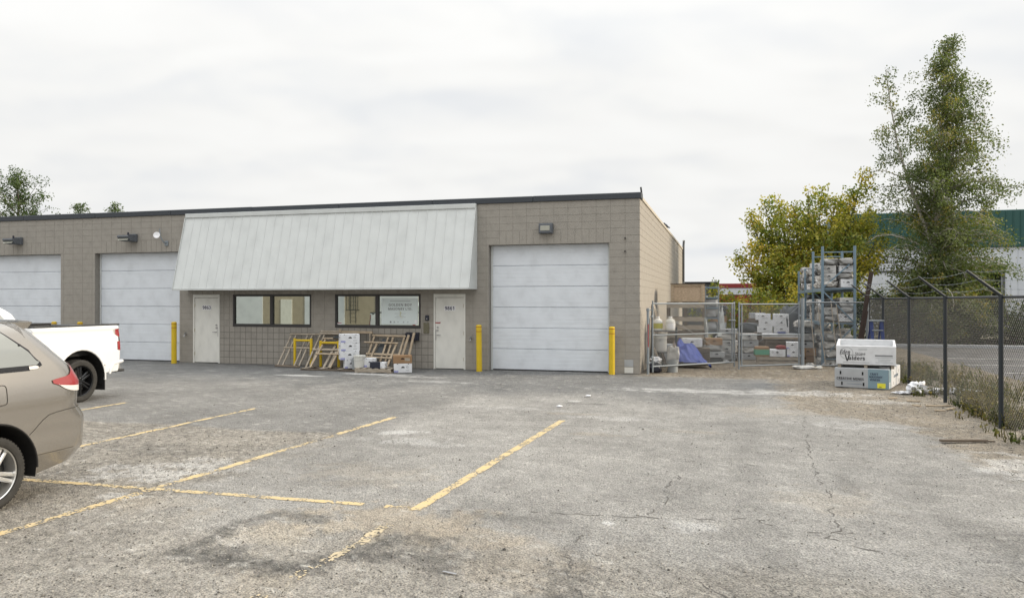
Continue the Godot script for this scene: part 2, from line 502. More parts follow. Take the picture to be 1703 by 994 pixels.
func ground_color(x: float, z: float) -> Color:
	var n1 := nz.get_noise_2d(x * 0.35, z * 0.35)
	var n2 := nz.get_noise_2d(x * 1.7 + 31.0, z * 1.7)
	var n3 := nf.get_noise_2d(x * 9.0, z * 9.0)
	var n4 := nf.get_noise_2d(x * 30.0, z * 30.0 + 9.0)
	var k := 1.0 + 0.22 * n1 + 0.20 * n2 + 0.12 * n3 + 0.09 * n4
	var c := Color(0.298, 0.291, 0.275)
	var strip := smoothstep(-14.2, -17.2, z + n1 * 1.4) * (0.75 + 0.25 * smoothstep(0.5, -2.5, x))
	c = c.lerp(Color(0.185, 0.187, 0.185), strip)
	var mid := smoothstep(-10.2, -10.4, z + 0.07 * n2) * smoothstep(-5.0, -5.6, x) * (1.0 - strip)
	c = c.lerp(Color(0.215, 0.212, 0.203), mid * 0.9)
	var co := coarse(x, z)
	c = c.lerp(Color(0.26, 0.237, 0.20), co * 0.75)
	k += co * (0.32 * n3 + 0.34 * n4)
	# tyre-polished lanes
	k *= 1.0 - 0.09 * smoothstep(0.35, 0.05, absf(x - 0.2 + 0.1 * z * 0.1 + 0.4 * n1)) - 0.08 * smoothstep(0.35, 0.05, absf(x - 1.9 + 0.4 * n1))
	for s in SAND:
		if absf(x - s[0]) < s[2] * 2.2 and absf(z - s[1]) < s[3] * 2.2:
			c = c.lerp(Color(0.36, 0.315, 0.25), blot(x, z, s[0], s[1], s[2], s[3], s[5]) * s[4])
	for s in DARK:
		if absf(x - s[0]) < s[2] * 2.2 and absf(z - s[1]) < s[3] * 2.2:
			c = c.lerp(Color(0.085, 0.082, 0.078), blot(x, z, s[0], s[1], s[2], s[3], s[5]) * s[4])
	# the sunken old patch: bare bitumen along its two broken edges, dust in the middle
	if x > -5.2 and x < -1.6 and z > -7.0 and z < -4.2:
		var wob := 0.09 * nz.get_noise_2d(x * 4.0, z * 4.0) + 0.05 * nf.get_noise_2d(x * 13.0, z * 13.0)
		var ea := smoothstep(0.15, 0.02, edge_dist(PATCH_A, x, z) + wob)
		var eb := smoothstep(0.24, 0.03, edge_dist(PATCH_B, x, z) + wob * 1.5)
		var ec := smoothstep(0.26, 0.04, edge_dist(PATCH_C, x, z) + wob * 2.0) * 0.8
		var bare := maxf(maxf(ea, eb), ec) * clampf(0.8 + 0.5 * n2, 0.4, 1.0)
		c = c.lerp(Color(0.34, 0.31, 0.26), 0.55 * blot(x, z, -3.75, -5.75, 0.42, 0.28, 0.5))
		c = c.lerp(Color(0.10, 0.097, 0.09), bare * 0.95)
		k += bare * (0.3 * n3 + 0.4 * n4)
	var d := dirtness(x, z)
	if d > 0.0:
		var soil := Color(0.285, 0.25, 0.20).lerp(Color(0.20, 0.168, 0.125), smoothstep(-19.8, -21.5, z) * 0.8 + clampf(n2 * 0.6, 0.0, 0.4))
		c = c.lerp(soil, d)
		k += d * (0.20 * n3 + 0.25 * n4)
	for s in WHITE:
		if absf(x - s[0]) < s[2] * 2.2 and absf(z - s[1]) < s[3] * 2.2:
			c = c.lerp(Color(0.60, 0.60, 0.59), blot(x, z, s[0], s[1], s[2], s[3], s[5]) * s[4])
	# specks of pale dust everywhere
	c = c.lerp(Color(0.45, 0.44, 0.41), 0.5 * smoothstep(0.34, 0.55, nz.get_noise_2d(x * 2.6, z * 6.0 + 200.0)))
	c = c * clampf(k, 0.45, 1.7)
	c.a = 1.0
	return c

func ground_y(x: float, z: float) -> float:
	var y := -0.004 + 0.006 * nz.get_noise_2d(x * 0.8, z * 0.8 + 15.0) + 0.0025 * nf.get_noise_2d(x * 9.0, z * 9.0)
	var pot := blot(x, z, -3.45, -5.6, 0.75, 0.5, 0.5)
	y -= 0.022 * pot
	var co := coarse(x, z)
	y += co * 0.006 * nf.get_noise_2d(x * 14.0, z * 14.0 + 5.0) - co * 0.004
	y += dirtness(x, z) * (0.012 * nz.get_noise_2d(x * 2.5, z * 2.5) + 0.008 * nf.get_noise_2d(x * 10.0, z * 10.0))
	return minf(y, 0.012)

func ground() -> void:
	nz = noise(3, 1.0, 3)
	nf = noise(4, 1.0, 2)
	var xs := []
	var x := -46.0
	while x < 7.2:
		xs.append(x)
		var d := maxf(maxf(-7.5 - x, x - 4.6), 0.0)
		x += minf(0.04 + d * 0.03, 1.2)
	var zs := []
	var z := -46.0
	while z < 16.0:
		zs.append(z)
		var d := absf(z)
		if z > -3.5:
			z += 0.05 + (z + 3.5) * 0.10
		elif z < -21.5:
			z += 0.16
		else:
			z += 0.022 + 0.0035 * d
	var rows := []
	var cols := []
	var uvs := []
	for zz in zs:
		var r := PackedVector3Array()
		var c := PackedColorArray()
		var u := PackedVector2Array()
		for xx in xs:
			r.append(Vector3(xx, ground_y(xx, zz), zz))
			c.append(ground_color(xx, zz))
			u.append(Vector2(xx, zz))
		rows.append(r)
		cols.append(c)
		uvs.append(u)
	var m := MB.new()
	m.has_c = true
	m.surf(rows, true, cols, uvs)
	var asphalt := mat("asphalt", Color.WHITE, 0.93)
	asphalt.vertex_color_use_as_albedo = true
	asphalt.albedo_texture = ramp_tex(noise(41, 0.30, 3, FastNoiseLite.TYPE_VALUE), 1024, [[0.0, 0.48], [0.28, 0.73], [0.5, 0.89], [0.7, 1.0], [0.8, Color(1, 0.99, 0.97)], [1.0, 1.0]])
	asphalt.uv1_scale = Vector3(0.31, 0.31, 0.31)
	asphalt.normal_enabled = true
	asphalt.normal_texture = bump_tex(noise(42, 0.28, 3, FastNoiseLite.TYPE_VALUE), 1024, 7.0)
	asphalt.normal_scale = 0.75
	var g := structure("ground", m.mesh(asphalt))
	# cracks: thin ragged ribbons of dark fill
	var ck := mat("crack_fill", lin(0.085, 0.08, 0.073), 0.95)
	var lines := [[[-2.78, -6.72], [-2.1, -6.95], [-1.45, -7.01], [-0.56, -7.07], [0.1, -7.25], [0.45, -7.36]], [[1.22, -13.2], [1.15, -11.8], [1.07, -10.77], [1.04, -9.8], [1.0, -9.01], [1.08, -8.4], [0.95, -7.7], [0.99, -7.2]], [[-0.5, -8.89], [-0.62, -8.3], [-0.55, -7.8], [-0.7, -7.1]], [[0.2, -7.3], [0.7, -7.0], [1.1, -7.1]], [[0.99, -7.2], [0.8, -6.9], [1.2, -6.6]], [[-1.15, -6.4], [-1.22, -5.9], [-1.05, -5.3], [-0.8, -4.9], [-0.2, -4.8], [0.4, -4.95]], [[-10.3, -10.05], [-8.5, -10.2], [-7.14, -10.34], [-5.6, -10.22]], [[-0.2, -5.6], [0.1, -5.2], [0.6, -5.0]], [[2.0, -6.2], [2.3, -5.6], [2.2, -5.0]], [[1.4, -14.5], [1.25, -13.2]], [[-4.4, -12.2], [-3.9, -12.6], [-3.0, -12.5]], [[0.5, -9.6], [0.0, -9.8], [-0.6, -9.7]], [[1.05, -10.2], [1.6, -10.3], [2.0, -10.1]]]
	for ln in lines:
		var cm := MB.new()
		var p: Vector2 = Vector2(ln[0][0], ln[0][1])
		var pts := []
		for i in range(1, ln.size()):
			var q := Vector2(ln[i][0], ln[i][1])
			var steps := int((q - p).length() / 0.05) + 1
			for s in steps:
				var t := p.lerp(q, float(s) / steps)
				t += Vector2(nz.get_noise_2d(t.x * 4.0, t.y * 4.0), nz.get_noise_2d(t.x * 4.0 + 50.0, t.y * 4.0)) * 0.07
				pts.append(t)
			p = q
		for i in pts.size() - 1:
			var a: Vector2 = pts[i]
			var b: Vector2 = pts[i + 1]
			var gap := nf.get_noise_2d(a.x * 3.0, a.y * 3.0)
			if gap < -0.06:
				continue
			var wa := 0.003 + 0.006 * clampf(nf.get_noise_2d(a.x * 8.0, a.y * 8.0) + 0.4, 0.0, 1.0)
			var wb := 0.003 + 0.006 * clampf(nf.get_noise_2d(b.x * 8.0, b.y * 8.0) + 0.4, 0.0, 1.0)
			var sd := (b - a).orthogonal().normalized()
			var h := 0.003
			var f := func(w: Vector2) -> Vector3: return Vector3(w.x, ground_y(w.x, w.y) + h, w.y)
			var qd := [f.call(a - sd * wa), f.call(a + sd * wa), f.call(b + sd * wb), f.call(b - sd * wb)]
			if (qd[1] - qd[0]).cross(qd[2] - qd[0]).y < 0.0:
				qd.reverse()
			cm.quad(qd[0], qd[1], qd[2], qd[3])
		put(g, "crack", cm.mesh(ck))
	# loose stones
	var st := MB.new()
	var pr := []
	for i in 6:
		pr.append(Vector3(cos(i * TAU / 6) * (0.8 + 0.25 * sin(i * 3.1)), 0.35 + 0.2 * cos(i * 5.0), sin(i * TAU / 6)) * 0.5)
	for i in 6:
		st.hull([pr[i], pr[(i + 1) % 6], Vector3(0.1, 0.72, 0.05)], Vector3(0, 0.2, 0))
		st.hull([pr[i], pr[(i + 1) % 6], Vector3(0, -0.15, 0)], Vector3(0, 0.2, 0))
	var sm := mat("stone", Color.WHITE, 0.95)
	sm.vertex_color_use_as_albedo = true
	var mm := MultiMesh.new()
	mm.transform_format = MultiMesh.TRANSFORM_3D
	mm.use_colors = true
	mm.mesh = st.mesh(sm)
	var tr := []
	var cl := []
	rng.seed = 77
	for i in 110000:
		var sx := rng.randf_range(-9.5, 4.6)
		var sz := -4.0 - pow(rng.randf(), 1.5) * 20.0
		var dens := 0.10 + 0.55 * coarse(sx, sz) + 0.75 * dirtness(sx, sz)
		for s in DARK:
			if s[4] > 0.5:
				dens += 0.6 * blot(sx, sz, s[0], s[1], s[2] * 1.4, s[3] * 1.6, 0.4)
		if rng.randf() > dens:
			continue
		var size := 0.007 + 0.014 * pow(rng.randf(), 2.5) + (0.016 if rng.randf() < 0.02 else 0.0)
		var bs := Basis(Vector3.UP, rng.randf() * TAU).scaled(Vector3(size, size * 0.8, size))
		tr.append(Transform3D(bs, Vector3(sx, ground_y(sx, sz), sz)))
		var sh := rng.randf_range(0.05, 0.34)
		cl.append(Color(sh, sh * 0.95, sh * 0.86))
	mm.instance_count = tr.size()
	for i in tr.size():
		mm.set_instance_transform(i, tr[i])
		mm.set_instance_color(i, cl[i])
	var gr := MultiMeshInstance3D.new()
	gr.name = "loose_gravel"
	gr.multimesh = mm
	gr.set_meta("kind", "stuff")
	gr.set_meta("label", "small loose stones scattered over the worn asphalt and dirt")
	gr.set_meta("category", "gravel")
	add_child(gr)
	# painted lines, worn through in places
	var pm := mat("line_paint", Color.WHITE, 0.8)
	pm.vertex_color_use_as_albedo = true
	# x0, z0, x1, z1, width, wear, faded stretches [from, to]
	var marks := [[-11.55, -6.8, -11.35, -12.3, 0.105, 0.12, []], [-8.62, -6.8, -8.42, -12.3, 0.105, 0.2, []], [-6.12, -3.6, -5.47, -12.05, 0.11, 0.2, [[0.35, 0.41, 0.0], [0.63, 0.79, 0.25]]], [-2.86, -6.72, -2.62, -12.45, 0.115, 0.17, []], [-12.5, -6.65, -2.9, -6.78, 0.105, 0.17, [[0.62, 0.72, 0.55], [0.945, 0.97, -0.5], [0.975, 1.0, 0.1]]], [-3.12, -3.3, -2.9, -6.25, 0.12, 0.42, [[0.0, 0.35, -0.1], [0.45, 0.6, 0.0]]]]
	for a in marks:
		var lm := MB.new()
		lm.has_c = true
		var p := Vector2(a[0], a[1])
		var q := Vector2(a[2], a[3])
		var along := (q - p).normalized()
		var across := along.orthogonal()
		var cell := 0.0165
		var n := int((q - p).length() / cell)
		var wn := int(round(a[4] / cell))
		for i in n:
			for j in wn:
				var o := p + along * cell * i + across * cell * (j - wn * 0.5)
				var t := float(i) / n
				var wear: float = a[5]
				for s in a[6]:
					if t > s[0] and t < s[1]:
						wear += 0.45 - s[2] * 0.5
				var k := 0.55 * nf.get_noise_2d(o.x * 3.0, o.y * 3.0) + 0.65 * nf.get_noise_2d(o.x * 21.0, o.y * 21.0)
				if j == 0 or j == wn - 1:
					wear += 0.12
				if k < wear - 0.42:
					continue
				var e0 := o + along * cell * 1.02
				var pts := [o, e0, e0 + across * cell * 1.02, o + across * cell * 1.02]
				var w := []
				for y in pts:
					w.append(Vector3(y.x, ground_y(y.x, y.y) + 0.004, y.y))
				if (w[1] - w[0]).cross(w[2] - w[0]).y < 0.0:
					w.reverse()
				var f := clampf(0.5 + k * 0.7 - wear * 0.6, 0.0, 1.0)
				if a[5] > 0.3:
					f *= 0.35
				lm.col = Color(0.42, 0.365, 0.265).lerp(Color(0.54, 0.395, 0.16), f)
				lm.quad(w[0], w[1], w[2], w[3])
		structure("parking_line", lm.mesh(pm))
	# land around
	var te := MB.new()
	te.quad(Vector3(-500, -0.09, 300), Vector3(500, -0.09, 300), Vector3(500, -0.09, -600), Vector3(-500, -0.09, -600))
	structure("terrain", te.mesh(grain(mat("terrain", lin(0.13, 0.125, 0.085), 0.95), M["wood_old"].albedo_texture, Vector3.ONE * 0.2, null, 0.0, true)))

# ------------------------------------------------------------------ the warehouse
const GARAGE := [[-6.55, -3.07], [-20.51, -17.12], [-25.45, -21.96], [-30.4, -27.0]]
const DOORS := [[-16.59, -15.59, "9863"], [-8.25, -7.26, "9861"]]
const WINDOWS := [[-15.10, -12.30], [-11.48, -8.67]]

func openings() -> Array:
	var o := []
	for g in GARAGE:
		o.append(Rect2(g[0], -1, g[1] - g[0], 4.6))
	for d in DOORS:
		o.append(Rect2(d[0], -1, d[1] - d[0], 3.2))
	for w in WINDOWS:
		o.append(Rect2(w[0], 1.18, w[1] - w[0], 1.02))
	return o

func spans(y0: float, y1: float, xa: float, xb: float) -> Array:
	# stretches of solid wall between the openings at this height
	var cuts := []
	for r in openings():
		if r.position.y < y1 - 0.03 and r.end.y > y0 + 0.03:
			cuts.append([r.position.x, r.end.x])
	cuts.sort_custom(func(p, q): return p[0] < q[0])
	var out := []
	var x := xa
	for c in cuts:
		if c[0] > x + 0.01:
			out.append([x, c[0]])
		x = maxf(x, c[1])
	if xb > x + 0.01:
		out.append([x, xb])
	return out

func scored(x: float) -> bool:
	return (x > -15.6 and x < -12.28) or (x > -11.5 and x < -8.24)

func building() -> void:
	var b := thing("warehouse", "long low taupe concrete block warehouse with white overhead doors and metal awning", "building", Vector3(-17.0, 0, ZF))
	var o := b.position
	var at := func(x: float, y: float, z: float) -> Vector3: return Vector3(x, y, z) - o
	# solid wall behind the blocks, split at the heights where openings begin and end
	var core := MB.new()
	var ys := [0.0, 1.18, 2.2, 3.6, TOP]
	for i in 4:
		for s in spans(ys[i], ys[i + 1], XL, XC - 0.02):
			core.bx(at.call(s[0] + 0.004, ys[i], ZF - 0.30), at.call(s[1] - 0.004, ys[i + 1], ZF - 0.0055))
	put(b, "front_wall", core.mesh(M["joint"]))
	var sc := MB.new()
	for w in [[-15.58, -12.31], [-11.47, -8.26]]:
		sc.bx(at.call(w[0], 0.0, ZF - 0.0056), at.call(w[1], 1.17, ZF - 0.0050))
	put(b, "block_grout", sc.mesh(M["grout"]))
	var side := MB.new()
	side.bx(at.call(XC - 0.30, 0.0, ZB), at.call(XC - 0.0045, TOP, ZF - 0.302))
	side.bx(at.call(XL, 0.0, ZB), at.call(XC - 0.302, TOP, ZB + 0.3))
	side.bx(at.call(XL, 0.0, ZB + 0.302), at.call(XL + 0.3, TOP, ZF - 0.302))
	put(b, "side_wall", side.mesh(M["joint"]))
	var rf := MB.new()
	rf.bx(at.call(XL + 0.3, 4.45, ZB + 0.3), at.call(XC - 0.302, 4.6, ZF - 0.302))
	put(b, "roof", rf.mesh(M["roofing"]))
	var fl := MB.new()
	fl.bx(at.call(XL, 0.0, ZB + 0.31), at.call(XC - 0.31, 0.02, ZF - 0.31))
	put(b, "floor_slab", fl.mesh(M["roofing"]))
	# blocks
	rng.seed = 5
	var rest := MB.new()
	var single := 0
	for course in 24:
		var y0 := course * 0.2
		var y1 := y0 + 0.2
		var tall := false
		for s in spans(y0, y1, XL, XC):
			var a: float = s[0]
			var e: float = s[1]
			var x := a
			while x < e - 0.005:
				var lintel := false
				for g in GARAGE:
					if x > g[0] - 0.05 and x < g[1] - 0.05 and course in [18, 19]:
						lintel = true
				var step := 0.2 if (lintel or scored(x + 0.05)) else 0.4
				var nx: float = floorf((x - XC) / step + 1.001) * step + XC
				if nx - x < 0.07:
					nx += step
				if e - nx < 0.07:
					nx = e
				nx = minf(nx, e)
				if lintel and course == 19:
					x = nx
					continue
				var h := 0.4 if lintel else 0.2
				var tight := scored(x + 0.05)
				var gap := 0.013 if tight else 0.0075
				var size := Vector3(snappedf(nx - x - gap, 0.001), h - gap, 0.010 + rng.randf_range(-0.0012, 0.0012))
				var mid: Vector3 = at.call((x + nx) * 0.5, y0 + h * 0.5, ZF - 0.0045)
				var pick := rng.randi() % 4
				var near := tight and y0 < 2.5 or (x > -3.1 and course < 23)
				if near and single < 300:
					single += 1
					put(b, "block", cube("paint%d" % pick, Vector3(size.x, size.y, 0.010), 0.0025), Transform3D(Basis.IDENTITY, mid + Vector3(0, 0, rng.randf_range(-0.0012, 0.0012))))
				else:
					rest.box(Transform3D(Basis.IDENTITY, mid), size, 0.0018)
				x = nx
	for course in 24:
		var z := ZF - (0.2 if course % 2 else 0.4)
		var first := ZF
		while first > ZB + 0.02:
			var last := maxf(z, ZB)
			if first - last > 0.02:
				rest.box(Transform3D(Basis.IDENTITY, at.call(XC - 0.004, course * 0.2 + 0.1, (first + last) * 0.5)), Vector3(0.009 + rng.randf_range(-0.001, 0.001), 0.193, first - last - 0.007), 0.0016)
			first = last
			z = last - 0.4
	var rs := put(b, "block_courses", rest.mesh(M["paint0"]))
	rs.set_meta("kind", "stuff")
	# cap flashing in lengths
	var x := XC + 0.05
	while x > XL:
		var q := maxf(x - 3.05, XL)
		var cap := put(b, "cap_flashing", cube("flashing", Vector3(x - q - 0.006, 0.17 + 0.004 * sin(x * 3.0), 0.40), 0.012), Transform3D(Basis(Vector3.FORWARD, 0.0012 * sin(x * 2.3)), at.call((x + q) * 0.5, TOP + 0.078, ZF - 0.155)))
		cap.set_meta("label", "dark charcoal metal cap along the roof edge")
		x = q
	var tr := MB.new()
	tr.bx(at.call(XC - 0.32, TOP + 0.002, ZB), at.call(XC + 0.03, TOP + 0.10, ZF - 0.36), 0.008)
	put(b, "side_cap", tr.mesh(M["side_trim"]))
	# two patched blocks at the foot of the corner pier and bolts in it
	block(b, "patch_block", "card_grey", at.call(-2.53, 0.29, ZF + 0.004), Vector3(0.24, 0.19, 0.012), 0.003)
	block(b, "patch_block", "plaster", at.call(-2.53, 0.10, ZF + 0.004), Vector3(0.24, 0.16, 0.012), 0.003)
	for y in [3.72, 3.36]:
		var bo := MB.new()
		bo.tube([at.call(-2.63, y, ZF - 0.01), at.call(-2.63, y - 0.01, ZF + 0.05)], 0.022, 8)
		put(b, "pipe_stub", bo.mesh(M["bronze"]))
	# overhead doors: six ribbed sections each, tracks, jambs, bottom seal
	for g in GARAGE:
		var d := Node3D.new()
		d.name = "overhead_door"
		b.add_child(d, true)
		d.position = at.call((g[0] + g[1]) * 0.5, 0, ZF - 0.24)
		var w: float = g[1] - g[0]
		var key := "section %.2f" % w
		if not shared.has(key):
			var p := MB.new()
			var h := 0.593
			# profile with four shallow grooves
			var prof := [Vector2(0, 0.0), Vector2(0.012, 0.018)]
			for k in 4:
				var y := 0.115 + k * 0.118
				prof.append_array([Vector2(y - 0.010, 0.018), Vector2(y - 0.004, 0.0155), Vector2(y + 0.004, 0.0155), Vector2(y + 0.010, 0.018)])
			prof.append_array([Vector2(h - 0.012, 0.018), Vector2(h, 0.0)])
			for k in prof.size() - 1:
				p.quad(Vector3(-w / 2, prof[k].x, prof[k].y), Vector3(w / 2, prof[k].x, prof[k].y), Vector3(w / 2, prof[k + 1].x, prof[k + 1].y), Vector3(-w / 2, prof[k + 1].x, prof[k + 1].y))
			p.bx(Vector3(-w / 2, 0, -0.04), Vector3(w / 2, h, 0.0))
			shared[key] = p.mesh(M["overhead"])
		for k in 6:
			var jog: float = [0.0, 0.002, -0.001, 0.001, 0.003, 0.0][k]
			put(d, "door_section", shared[key], Transform3D(Basis.IDENTITY, Vector3(0, 0.02 + k * 0.598, jog)))
		block(d, "bottom_seal", "rubber", Vector3(0, 0.012, 0.0), Vector3(w, 0.03, 0.03), 0.004)
		for sx in [-1.0, 1.0]:
			block(d, "jamb_seal", "white_steel", Vector3(sx * (w / 2 - 0.035), 1.8, 0.035), Vector3(0.06, 3.6, 0.02), 0.003)
	# man doors
	for q in DOORS:
		var d := Node3D.new()
		d.name = "door"
		b.add_child(d, true)
		d.position = at.call((q[0] + q[1]) * 0.5, 0, ZF)
		var w: float = q[1] - q[0]
		var f := MB.new()
		f.bx(Vector3(-w / 2, 0, -0.14), Vector3(-w / 2 + 0.052, 2.2, 0.014), 0.004)
		f.bx(Vector3(w / 2 - 0.052, 0, -0.14), Vector3(w / 2, 2.2, 0.014), 0.004)
		f.bx(Vector3(-w / 2 + 0.052, 2.10, -0.139), Vector3(w / 2 - 0.052, 2.199, 0.013), 0.004)
		put(d, "door_frame", f.mesh(M["door_white"]))
		block(d, "slab", "door_white", Vector3(0, 1.055, -0.03), Vector3(w - 0.112, 2.07, 0.045), 0.003)
		var mirror: float = 1.0 if q[2] == "9863" else -1.0
		for y in [0.3, 1.05, 1.85]:
			block(d, "hinge", "brass", Vector3(-mirror * (w / 2 - 0.053), y, 0.0), Vector3(0.018, 0.11, 0.02), 0.004)
		block(d, "latch_guard", "steel", Vector3(mirror * (w / 2 - 0.062), 1.0, 0.0), Vector3(0.035, 0.30, 0.012), 0.004)
		for y in [1.22, 1.13]:
			var l := MB.new()
			l.tube([Vector3(mirror * (w / 2 - 0.125), y, -0.008), Vector3(mirror * (w / 2 - 0.125), y, 0.018)], 0.028, 12)
			put(d, "deadbolt", l.mesh(M["steel"]))
		var hd := MB.new()
		var hx := mirror * (w / 2 - 0.125)
		hd.tube([Vector3(hx, 1.0, -0.008), Vector3(hx, 1.0, 0.045), Vector3(hx - mirror * 0.02, 1.0, 0.055), Vector3(hx - mirror * 0.11, 0.995, 0.055)], 0.012, 8)
		put(d, "handle", hd.mesh(M["steel"]))
		var pl := block(d, "number_plate", "plaque", Vector3(0.01, 1.78, -0.004), Vector3(0.34, 0.145, 0.008), 0.002)
		text(pl, "number", q[2], "navy", Transform3D(Basis.IDENTITY, Vector3(0, 0.0, 0.006)), 0.105)
		if q[2] == "9861":
			block(d, "warning_sticker", "red_paint", Vector3(-w / 2 + 0.13, 1.36, -0.005), Vector3(0.16, 0.05, 0.004), 0.001)
			block(d, "sticker_band", "plaque", Vector3(-w / 2 + 0.13, 1.375, -0.002), Vector3(0.14, 0.012, 0.003), 0.0005)
	# windows
	for i in 2:
		var q: Array = WINDOWS[i]
		var w: float = q[1] - q[0]
		var n := Node3D.new()
		n.name = "window"
		b.add_child(n, true)
		n.position = at.call((q[0] + q[1]) * 0.5, 1.18, ZF - 0.05)
		var f := MB.new()
		f.bx(Vector3(-w / 2, 0.0, -0.05), Vector3(w / 2, 0.09, 0.062), 0.004)
		f.bx(Vector3(-w / 2, 0.955, -0.05), Vector3(w / 2, 1.02, 0.058), 0.004)
		for xx in [-w / 2, w / 2 - 0.055, -0.055]:
			f.bx(Vector3(xx, 0.09, -0.049), Vector3(xx + (0.055 if xx != -0.055 else 0.10), 0.955, 0.055), 0.004)
		put(n, "frame", f.mesh(M["bronze"]))
		for k in 2:
			var x0: float = -w / 2 + 0.055 if k == 0 else 0.045
			var x1: float = -0.055 if k == 0 else w / 2 - 0.055
			var gl := MB.new()
			gl.quad(Vector3(x0, 0.09, 0.0), Vector3(x1, 0.09, 0.0), Vector3(x1, 0.955, 0.0), Vector3(x0, 0.955, 0.0))
			put(n, "pane", gl.mesh(M["mirror_pane"]))
		if i == 1:
			block(n, "alarm_sticker", "plaque", Vector3(-w / 2 + 0.13, 0.13, 0.004), Vector3(0.15, 0.06, 0.002), 0.0005)
			block(n, "sticker_stripe", "red_paint", Vector3(-w / 2 + 0.13, 0.145, 0.0062), Vector3(0.14, 0.02, 0.0015), 0.0003)
	# the company sheet in the window
	var sg := thing("window_sign", "pale blue company sign sheet filling the window pane beside door 9861", "sign", Vector3(-9.36, 1.29, ZF - 0.046))
	block(sg, "sheet", "sign_sheet", Vector3(0.0, 0.395, 0), Vector3(1.18, 0.78, 0.003), 0.001)
	for a in [["GOLDEN BOY", 0.585, 0.078, "grey_print", 1.12], ["MASONRY LTD.", 0.465, 0.072, "grey_print", 1.12]]:
		text(sg, "lettering", a[0], a[3], Transform3D(Basis.IDENTITY, Vector3(0.02, a[1], 0.003)), a[2], true, false, 0.0015, a[4])
	var bars := [[0.02, 0.70, 0.66, 0.018, "soft_print"], [0.02, 0.33, 0.36, 0.010, "soft_print"], [0.02, 0.265, 0.24, 0.010, "soft_print"], [0.02, 0.222, 0.36, 0.010, "soft_print"], [0.0, 0.18, 0.2, 0.008, "soft_print"]]
	for a in bars:
		block(sg, "small_print", a[4], Vector3(a[0], a[1], 0.0025), Vector3(a[2], a[3], 0.001), 0.0002)
	for a in [[-0.29, 0.028, "grey_print"], [-0.17, 0.026, "soft_print"], [-0.05, 0.018, "soft_print"], [0.13, 0.022, "soft_print"], [0.27, 0.018, "soft_print"]]:
		var dk := MB.new()
		dk.tube([Vector3(a[0], 0.075, 0.001), Vector3(a[0], 0.075, 0.003)], a[1], 14)
		put(sg, "round_emblem", dk.mesh(M[a[2]]))
	var fg := MB.new()
	fg.tube([Vector3(0.0, 0.40, 0.004), Vector3(0.05, 0.35, 0.004), Vector3(0.01, 0.28, 0.004), Vector3(0.09, 0.20, 0.004)], [0.006, 0.014, 0.012, 0.005], 5)
	put(sg, "gold_emblem", fg.mesh(M["gold_print"]))
	block(sg, "notice", "plaque", Vector3(0.53, 0.09, 0.003), Vector3(0.085, 0.10, 0.002), 0.0004)
	awning()
	fittings()

func awning() -> void:
	var t := thing("metal_awning", "wide sloped white ribbed metal awning over the doors and windows", "awning", Vector3(-11.85, 2.36, ZF))
	var w := 9.86
	var hgt := 2.44
	var out := 0.72
	var n := 33
	var pw := w / n
	# each sheet: a flat pan with a raised standing rib on one edge
	var p := MB.new()
	var a := Vector3(0, 0, out)
	var c := Vector3(0, hgt - 0.10, 0.10)
	var up := (c - a)
	var nor := Vector3(1, 0, 0).cross(up).normalized()
	var prof := [Vector2(0, 0), Vector2(0.006, 0.014), Vector2(0.026, 0.014), Vector2(0.036, 0), Vector2(pw, 0)]
	for k in prof.size() - 1:
		var q: Vector2 = prof[k]
		var r: Vector2 = prof[k + 1]
		p.quad(a + Vector3(q.x, 0, 0) + nor * q.y, a + Vector3(r.x, 0, 0) + nor * r.y, c + Vector3(r.x, 0, 0) + nor * r.y, c + Vector3(q.x, 0, 0) + nor * q.y)
	p.quad(a + Vector3(pw, 0, 0) - nor * 0.004, a - nor * 0.004, c - nor * 0.004, c + Vector3(pw, 0, 0) - nor * 0.004)
	var ms := p.mesh(M["white_steel"])
	rng.seed = 8
	for k in n:
		put(t, "metal_sheet", ms, Transform3D(Basis(Vector3.RIGHT, rng.randf_range(-0.0016, 0.0016)), Vector3(-w / 2 + k * pw, 0, 0)))
	var h := MB.new()
	h.bx(Vector3(-w / 2 - 0.01, hgt - 0.13, 0.012), Vector3(w / 2 + 0.012, hgt + 0.002, 0.145), 0.006)
	put(t, "head_trim", h.mesh(M["white_steel"]))
	var e := MB.new()
	e.bx(Vector3(-w / 2 - 0.012, -0.035, out - 0.03), Vector3(w / 2 + 0.014, 0.03, out + 0.012), 0.005)
	put(t, "drip_edge", e.mesh(M["white_steel"]))
	for sx in [-1.0, 1.0]:
		var s := MB.new()
		var x0: float = sx * (w / 2 + 0.004)
		var x1: float = sx * (w / 2 + 0.022)
		var pts := [Vector2(0.012, -0.03), Vector2(out + 0.008, -0.03), Vector2(out + 0.03, 0.0), Vector2(0.15, hgt - 0.13), Vector2(0.012, hgt - 0.13)]
		var f0 := []
		var f1 := []
		for q in pts:
			f0.append(Vector3(x0, q.y, q.x))
			f1.append(Vector3(x1, q.y, q.x))
		var mid := Vector3((x0 + x1) / 2, 1.0, 0.25)
		s.hull(f0, mid)
		s.hull(f1, mid)
		for k in 5:
			s.hull([f0[k], f0[(k + 1) % 5], f1[(k + 1) % 5], f1[k]], mid)
		put(t, "end_panel", s.mesh(M["white_steel"]))
	var so := MB.new()
	so.bx(Vector3(-w / 2, -0.02, 0.012), Vector3(w / 2, -0.008, out - 0.03))
	put(t, "soffit", so.mesh(M["white_steel"]))

